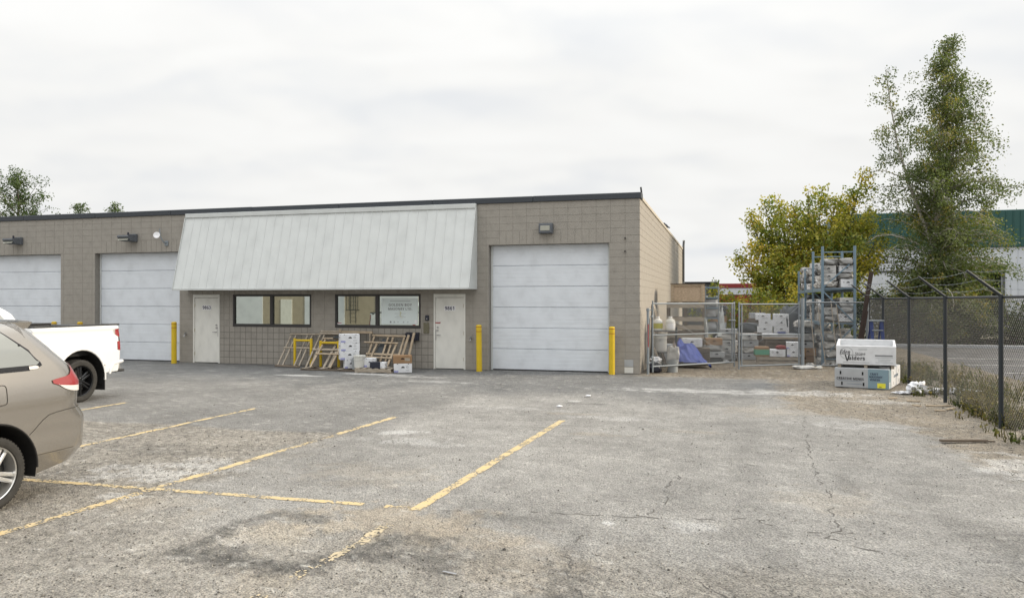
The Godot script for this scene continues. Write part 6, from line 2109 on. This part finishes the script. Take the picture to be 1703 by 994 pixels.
# stems: arrays of points; env(f, side) gives the limb length; tint(p, k) the leaf colour
func grow(t: Node3D, stems: Array, radii: Array, counts, reach: Callable, rise: float, droop: float, twigs: int, leaves: int, size: float, tint: Callable, bark: String, from := 0.15, wind := Vector3.ZERO, spread := 0.2, low_bias := 1.0) -> void:
	var wood := MB.new()
	var crown := MB.new()
	crown.has_c = true
	for si in stems.size():
		var st: Array = stems[si]
		var rr := []
		for i in st.size():
			rr.append(lerpf(radii[si], 0.012, pow(float(i) / (st.size() - 1), 0.8)))
		wood.tube(st, rr, 8)
		var limbs: int = counts[si] if counts is Array else counts
		var total := 0.0
		for i in st.size() - 1:
			total += (st[i + 1] - st[i]).length()
		for l in limbs:
			var f := from + (1.0 - from) * pow((l + rng.randf()) / limbs, low_bias)
			var want := f * total
			var p: Vector3 = st[-1]
			var dir: Vector3 = Vector3.UP
			for i in st.size() - 1:
				var seg: float = (st[i + 1] - st[i]).length()
				dir = (st[i + 1] - st[i]).normalized()
				if want <= seg:
					p = st[i].lerp(st[i + 1], want / seg)
					break
				want -= seg
			var az := rng.randf() * TAU
			var len_: float = reach.call(f, az, si) * rng.randf_range(0.5, 1.3)
			if len_ < 0.1:
				continue
			var d := (Vector3(cos(az), rise * rng.randf_range(0.6, 1.3), sin(az)) + wind * 0.4).normalized()
			var pts := [p]
			var q := p
			for k in 5:
				d = (d + Vector3(rng.randf_range(-0.16, 0.16), -droop * 0.16 * (k + 1), rng.randf_range(-0.16, 0.16)) + wind * 0.08).normalized()
				q += d * len_ / 5.0
				pts.append(q)
			var r0 := clampf(len_ * 0.012, 0.006, 0.05)
			wood.tube(pts, [r0, r0 * 0.85, r0 * 0.7, r0 * 0.5, r0 * 0.35, 0.003], 4, false)
			var hue := rng.randf()
			for w in maxi(3, int(twigs * clampf(len_ / 1.6, 0.3, 1.25))):
				var s := 0.08 + 0.92 * rng.randf()
				var fi := s * 5.0
				var i0 := mini(int(fi), 4)
				var o: Vector3 = pts[i0].lerp(pts[i0 + 1], fi - i0)
				var td := (Vector3(rng.randf_range(-1, 1), rng.randf_range(-0.6, 0.8) - droop * 0.9, rng.randf_range(-1, 1)) + d * 0.5 + wind).normalized()
				var tl := rng.randf_range(0.18, 0.5) * clampf(len_ * 0.5, 0.5, 1.3)
				if rng.randf() < 0.5:
					wood.wire(o, o + td * tl, 0.004)
				var shade := hue * 0.6 + rng.randf() * 0.4
				for k in leaves:
					var lp := o + td * tl * rng.randf_range(0.1, 1.05) + Vector3(rng.randf_range(-1, 1), rng.randf_range(-1, 1), rng.randf_range(-1, 1)) * spread
					crown.col = tint.call(lp, shade)
					var ld := (Vector3(rng.randf_range(-1, 1), rng.randf_range(-1.0, 0.5) - droop * 0.5, rng.randf_range(-1, 1)) + wind * 1.2).normalized()
					leaf(crown, lp, ld, size * rng.randf_range(0.7, 1.3))
	put(t, "trunk", wood.mesh(M[bark]))
	put(t, "crown", crown.mesh(M["leaves"]))

func trees() -> void:
	leaf_mat("leaves")
	grain(mat("birch_bark", lin(0.50, 0.47, 0.42), 0.9), ramp_tex(noise(51, 0.03, 3), 128, [[0.0, 0.25], [0.35, 0.9], [1.0, 1.0]]), Vector3(1, 3, 1))
	mat("bark", lin(0.10, 0.085, 0.07), 0.95)
	rng.seed = 101
	# birch with two leaders
	var b := thing("birch_tree", "tall double-topped birch with pale trunk standing beyond the black fence", "tree", Vector3(9.35, 0, -39.0))
	var main_ := [Vector3(0, 0, 0), Vector3(-0.05, 2.5, 0), Vector3(0.0, 4.6, 0), Vector3(0.1, 7.0, 0.1), Vector3(0.25, 9.5, 0.0), Vector3(0.35, 11.8, 0.1), Vector3(0.55, 14.05, 0.0)]
	var left := [Vector3(0.0, 4.2, 0), Vector3(-0.5, 5.6, 0.15), Vector3(-1.05, 7.3, 0.1), Vector3(-1.55, 9.3, 0.0), Vector3(-1.85, 11.2, 0.0), Vector3(-2.05, 12.85, 0.0)]
	var right_ := [Vector3(0.05, 3.6, 0), Vector3(0.9, 4.8, 0.2), Vector3(1.9, 6.0, 0.1), Vector3(2.9, 7.0, 0), Vector3(3.6, 7.25, 0)]
	var tint := func(p: Vector3, k: float) -> Color:
		var c := Color(0.075, 0.115, 0.043).lerp(Color(0.20, 0.22, 0.075), k)
		if k > 0.80:
			c = Color(0.28, 0.23, 0.05)
		return c * rng.randf_range(0.8, 1.2)
	var reach := func(f: float, az: float, si: int) -> float:
		if si == 0:
			return prof([[0.0, 2.5], [0.2, 3.2], [0.42, 3.0], [0.6, 2.3], [0.78, 1.6], [0.92, 0.9], [1.0, 0.4]], f)
		if si == 1:
			return prof([[0.0, 1.6], [0.3, 1.5], [0.7, 1.1], [1.0, 0.35]], f)
		return prof([[0.0, 1.2], [0.6, 1.0], [1.0, 0.5]], f)
	grow(b, [main_, left, right_], [0.17, 0.10, 0.05], [270, 42, 14], reach, 0.8, 0.5, 20, 11, 0.096, tint, "birch_bark", 0.03, Vector3(0.3, 0.05, 0), 0.27, 1.35)
	# the yellowing maple
	var m := thing("maple_tree", "broad many-stemmed maple turning yellow behind the storage rack", "tree", Vector3(3.9, 0, -39.5))
	var stems := []
	for a in [[-2.7, 6.3, 0.5], [-1.3, 7.1, -0.4], [0.0, 7.3, 0.3], [1.3, 6.9, -0.3], [2.4, 8.05, 0.3], [-3.3, 4.4, 0.8], [3.1, 5.2, 0.4], [0.6, 5.0, 1.3], [-1.6, 4.0, 1.4], [-2.0, 6.9, 0.2], [0.7, 7.6, -0.5], [1.9, 7.3, 0.6], [-0.7, 6.6, 0.9], [2.8, 6.4, -0.3]]:
		stems.append([Vector3(a[0] * 0.08, 0, 0), Vector3(a[0] * 0.35, a[1] * 0.3, a[2] * 0.4), Vector3(a[0] * 0.7, a[1] * 0.62, a[2] * 0.8), Vector3(a[0] * 0.9, a[1] * 0.85, a[2]), Vector3(a[0] * 1.02, a[1], a[2])])
	# leaves in every stage from green to yellow, mixed over the whole crown
	var maple := [Color(0.13, 0.19, 0.042), Color(0.19, 0.23, 0.046), Color(0.27, 0.28, 0.05), Color(0.38, 0.35, 0.055), Color(0.48, 0.40, 0.055), Color(0.55, 0.40, 0.05)]
	var tint2 := func(_p: Vector3, k: float) -> Color: return maple[mini(int(k * 6.0), 5)] * rng.randf_range(0.85, 1.2)
	var reach2 := func(f: float, az: float, si: int) -> float: return prof([[0.0, 1.4], [0.4, 1.9], [0.7, 1.35], [0.86, 0.7], [0.94, 0.35], [1.0, 0.12]], f)
	grow(m, stems, [0.09, 0.10, 0.10, 0.10, 0.09, 0.06, 0.07, 0.07, 0.06, 0.06, 0.06, 0.06, 0.06, 0.06], 33, reach2, 0.7, 0.15, 18, 9, 0.132, tint2, "bark", 0.10, Vector3(0.1, 0, 0), 0.26)
	# trees showing over the warehouse roof
	var tint3 := func(p: Vector3, k: float) -> Color: return Color(0.045, 0.085, 0.028).lerp(Color(0.11, 0.15, 0.05), k) * rng.randf_range(0.8, 1.2)
	var reach3 := func(f: float, az: float, si: int) -> float: return prof([[0.0, 2.2], [0.5, 1.9], [1.0, 0.3]], f)
	for a in [[-49.6, -43.4, 11.2, 2.6, "green tree rising over the roof edge above the white pickup"], [-50.3, -49.6, 9.7, 1.5, "small tree top peeping over the roof beside the taller one"], [-48.2, -51.1, 9.8, 1.6, "bushy tree top peeping over the roof edge"]]:
		var t := thing("roof_line_tree", a[4], "tree", Vector3(a[0], 0, a[1]))
		var h: float = a[2]
		var rs := func(f: float, az: float, si: int) -> float: return a[3] * prof([[0.0, 1.3], [0.5, 1.3], [0.8, 0.9], [1.0, 0.25]], f)
		grow(t, [[Vector3.ZERO, Vector3(0.05, h * 0.4, 0), Vector3(-0.05, h * 0.75, 0), Vector3(0, h, 0)]], [0.16], 80, rs, 0.9, 0.1, 10, 10, 0.13, tint3, "bark", 0.4)
	# the clipped row of dark bushes behind the side road
	var tint4 := func(p: Vector3, k: float) -> Color: return Color(0.030, 0.055, 0.024).lerp(Color(0.075, 0.105, 0.04), k) * rng.randf_range(0.8, 1.2)
	var rh := func(f: float, az: float, si: int) -> float: return prof([[0.0, 1.0], [0.6, 1.1], [1.0, 0.4]], f)
	for i in 11:
		var p := Vector3(5.6 + i * 1.75, 0, -38.2 - i * 0.35 + 0.5 * sin(i * 2.0))
		var t := thing("bush", "dark green bush in the row behind the side road", "bush", p, 0.0, "bush row behind the side road")
		var hh := 2.1 + 0.35 * sin(i * 1.3)
		var ss := []
		for k in 4:
			var an := k * TAU / 4.0 + i
			ss.append([Vector3(0, 0, 0), Vector3(cos(an) * 0.35, hh * 0.5, sin(an) * 0.3), Vector3(cos(an) * 0.55, hh * rng.randf_range(0.8, 1.0), sin(an) * 0.5)])
		grow(t, ss, [0.04, 0.04, 0.04, 0.04], 14, rh, 0.5, 0.1, 11, 8, 0.13, tint4, "bark", 0.05)
	for a in [[8.7, -38.3, 3.6, "tall dark shrub at the birch foot on the rack side"], [10.2, -38.6, 4.3, "tall dark shrub at the birch foot on the doorway side"], [9.3, -38.0, 3.6, "rounded dark shrub in front of the birch trunk"]]:
		var t := thing("tall_shrub", a[3], "shrub", Vector3(a[0], 0, a[1]))
		var ss := []
		for k in 5:
			var an: float = k * TAU / 5.0 + a[0]
			ss.append([Vector3(0, 0, 0), Vector3(cos(an) * 0.5, a[2] * 0.5, sin(an) * 0.4), Vector3(cos(an) * 0.9, a[2] * rng.randf_range(0.75, 1.0), sin(an) * 0.7)])
		grow(t, ss, [0.05, 0.05, 0.05, 0.05, 0.05], 26, rh, 0.5, 0.1, 13, 9, 0.12, tint, "bark", 0.05)
	# shrubs at the yard's far end, under the maple
	for i in 5:
		var p := Vector3(-0.3 + i * 1.25, 0, -36.6 - 0.4 * sin(i * 2.0))
		var t := thing("shrub", "low yellow-green shrub at the far end of the yard", "shrub", p, 0.0, "shrubs at the yard end")
		var ss := []
		for k in 3:
			var an := k * TAU / 3.0 + i
			ss.append([Vector3(0, 0, 0), Vector3(cos(an) * 0.3, 1.2, sin(an) * 0.3), Vector3(cos(an) * 0.5, 2.3 + 0.4 * sin(i * 3.0 + k), sin(an) * 0.4)])
		grow(t, ss, [0.03, 0.03, 0.03], 14, rh, 0.6, 0.1, 10, 8, 0.12, tint2, "bark", 0.05)
	# weeds along the fence
	var g := MB.new()
	g.has_c = true
	rng.seed = 202
	for i in 15000:
		var z := rng.randf_range(-25.0, -9.0)
		var x := 4.15 + absf(rng.randfn(0.0, 1.0)) * 1.1
		if rng.randf() < 0.12:
			x = 4.15 - rng.randf() * 0.35
		var cl := nz.get_noise_2d(x * 0.9, z * 0.9)
		if cl < 0.0 + (0.3 if x < 4.15 else 0.0) or x > 7.2:
			continue
		var h := rng.randf_range(0.06, 0.36) * clampf(0.6 + cl, 0.4, 1.3) * (0.5 if x < 4.2 else 1.0)
		var a := rng.randf() * TAU
		var tip := Vector3(cos(a) * h * 0.45, h, sin(a) * h * 0.45)
		var w := Vector3(-sin(a), 0, cos(a)) * 0.007
		var p := Vector3(x, 0.0, z)
		var dry := clampf(0.5 + 1.2 * nz.get_noise_2d(x * 1.6 + 90.0, z * 1.6) + rng.randf_range(-0.2, 0.2), 0.0, 1.0)
		g.col = Color(0.075, 0.105, 0.03).lerp(Color(0.27, 0.215, 0.105), dry) * rng.randf_range(0.75, 1.2)
		var mid := p + tip * 0.5 + Vector3(0, h * 0.1, 0)
		var nn := Vector3(cos(a), 0.4, sin(a)).normalized()
		g.tri(p - w, p + w, mid + w * 0.8, nn, nn, nn)
		g.tri(p - w, mid + w * 0.8, mid - w * 0.8, nn, nn, nn)
		g.tri(mid - w * 0.8, mid + w * 0.8, p + tip, nn, nn, nn)
		if rng.randf() < 0.35:
			for k in 3:
				leaf(g, p + tip * rng.randf_range(0.3, 1.0), Vector3(rng.randf_range(-1, 1), rng.randf_range(-0.2, 0.8), rng.randf_range(-1, 1)).normalized(), rng.randf_range(0.03, 0.06))
	var o := put(self, "weeds", g.mesh(M["leaves"]))
	o.set_meta("kind", "stuff")
	o.set_meta("label", "dry and green weeds growing along the black fence")
	o.set_meta("category", "weeds")

# ------------------------------------------------------------------ what stands beyond the lot
func surroundings() -> void:
	# the neighbour's lot and road
	var r := MB.new()
	r.quad(Vector3(7.0, -0.02, -8.0), Vector3(60, -0.02, -8.0), Vector3(60, -0.02, -36.5), Vector3(7.0, -0.02, -36.5))
	var road := structure("side_road", r.mesh(grain(mat("road", lin(0.10, 0.10, 0.105), 0.95), M["card_dusty"].albedo_texture, Vector3.ONE * 0.3, null, 0.0, true)))
	var k := MB.new()
	k.bx(Vector3(6.0, -0.05, -36.95), Vector3(60, 0.10, -36.5), 0.02)
	structure("kerb", k.mesh(M["card_grey"]))
	for i in 7:
		var l := MB.new()
		var z := -13.0 - i * 2.8
		l.bx(Vector3(7.4, -0.02, z), Vector3(13.0, -0.014, z + 0.12))
		structure("road_marking", l.mesh(M["card_dusty"]))
	var gs := MB.new()
	gs.quad(Vector3(4.6, -0.03, -46), Vector3(60, -0.03, -46), Vector3(60, -0.03, -36.9), Vector3(4.6, -0.03, -36.9))
	gs.v.reverse()
	structure("verge", gs.mesh(mat("verge", lin(0.09, 0.10, 0.045), 0.95)))
	# white metal hall with its green band
	var h := thing("metal_hall", "white ribbed metal hall with a dark green band and open dark doorway", "building", Vector3(20, 0, -57.0))
	var w := MB.new()
	w.bx(Vector3(-12.5, 0, -0.3), Vector3(-4.8, 5.55, 0))
	w.bx(Vector3(-2.3, 0, -0.3), Vector3(26, 5.55, 0))
	w.bx(Vector3(-4.8, 4.3, -0.3), Vector3(-2.3, 5.55, 0))
	w.bx(Vector3(-12.5, 0, -14), Vector3(26, 5.55, -13.7))
	w.bx(Vector3(-12.5, 0, -13.7), Vector3(-12.2, 5.55, -0.3))
	w.bx(Vector3(25.7, 0, -13.7), Vector3(26, 5.55, -0.3))
	put(h, "wall", w.mesh(M["far_white"]))
	var gb := MB.new()
	gb.bx(Vector3(-12.6, 5.55, -14.1), Vector3(26.1, 8.0, 0.12), 0.03)
	put(h, "green_band", gb.mesh(M["far_green"]))
	for i in 90:
		var x := -12.3 + i * 0.42
		if x < -4.95 or x > -2.15:
			block(h, "wall_rib", "far_white", Vector3(x, 2.775, 0.02), Vector3(0.05, 5.54, 0.05), 0.01)
		block(h, "band_rib", "far_green", Vector3(x + 0.1, 6.775, 0.14), Vector3(0.05, 2.4, 0.05), 0.01)
	var d := Node3D.new()
	d.name = "doorway"
	h.add_child(d)
	d.position = Vector3(-3.55, 0, 0.06)
	for sx in [-1.3, 1.3]:
		block(d, "jamb", "far_grey", Vector3(sx, 2.15, 0.03), Vector3(0.12, 4.3, 0.12), 0.01)
	block(d, "head", "far_grey", Vector3(0, 4.36, 0.03), Vector3(2.72, 0.12, 0.12), 0.01)
	var od := Node3D.new()
	od.name = "overhead_door"
	h.add_child(od)
	od.position = Vector3(-9.4, 0, 0.06)
	for q in 5:
		block(od, "door_section", "far_white", Vector3(0, 0.4 + q * 0.78, 0), Vector3(3.6, 0.76, 0.06), 0.01)
	block(od, "head", "far_grey", Vector3(0, 4.0, 0.03), Vector3(3.8, 0.10, 0.12), 0.01)
	# grey container and red-white building past the end of the yard
	var c := thing("storage_container", "dark grey storage container past the end of the side wall", "container", Vector3(-1.3, 0, -48.5))
	var cb := MB.new()
	cb.bx(Vector3(-1.3, 0, -5), Vector3(0.95, 3.15, 0.0), 0.02)
	put(c, "body", cb.mesh(M["far_grey"]))
	for i in 11:
		block(c, "side_rib", "far_grey", Vector3(-1.2 + i * 0.2, 1.55, 0.02), Vector3(0.07, 2.9, 0.05), 0.01)
	block(c, "top_rail", "far_dark", Vector3(-0.17, 3.12, 0.03), Vector3(2.28, 0.12, 0.08), 0.01)
	block(c, "white_stripe", "far_white", Vector3(-0.17, 2.25, 0.05), Vector3(2.26, 0.09, 0.06), 0.01)
	var rb := thing("red_building", "low red and white building far behind the yard trees", "building", Vector3(2.0, 0, -71.0))
	var m1 := MB.new()
	m1.bx(Vector3(-2.6, 0, -6), Vector3(9, 2.55, 0))
	put(rb, "wall", m1.mesh(M["far_red"]))
	var m2 := MB.new()
	m2.bx(Vector3(-2.65, 2.55, -6.05), Vector3(9.05, 3.15, 0.05), 0.02)
	put(rb, "white_band", m2.mesh(M["far_white"]))
	var m3 := MB.new()
	m3.bx(Vector3(-2.7, 3.15, -6.1), Vector3(9.1, 3.55, 0.1), 0.02)
	put(rb, "red_cap", m3.mesh(M["far_red"]))
	for i in 3:
		put(rb, "window", cube("far_dark", Vector3(1.0, 1.0, 0.06), 0.01), Transform3D(Basis.IDENTITY, Vector3(-1.0 + i * 2.4, 1.5, 0.04)))

func _ready() -> void:
	materials()
	vehicle_materials()
	light_and_camera()
	ground()
	building()
	opposite_building()
	surroundings()
	black_fence()
	trees()
	minivan()
	pickup()
	storefront_clutter()
	crates()
	yard()
	yard_more()
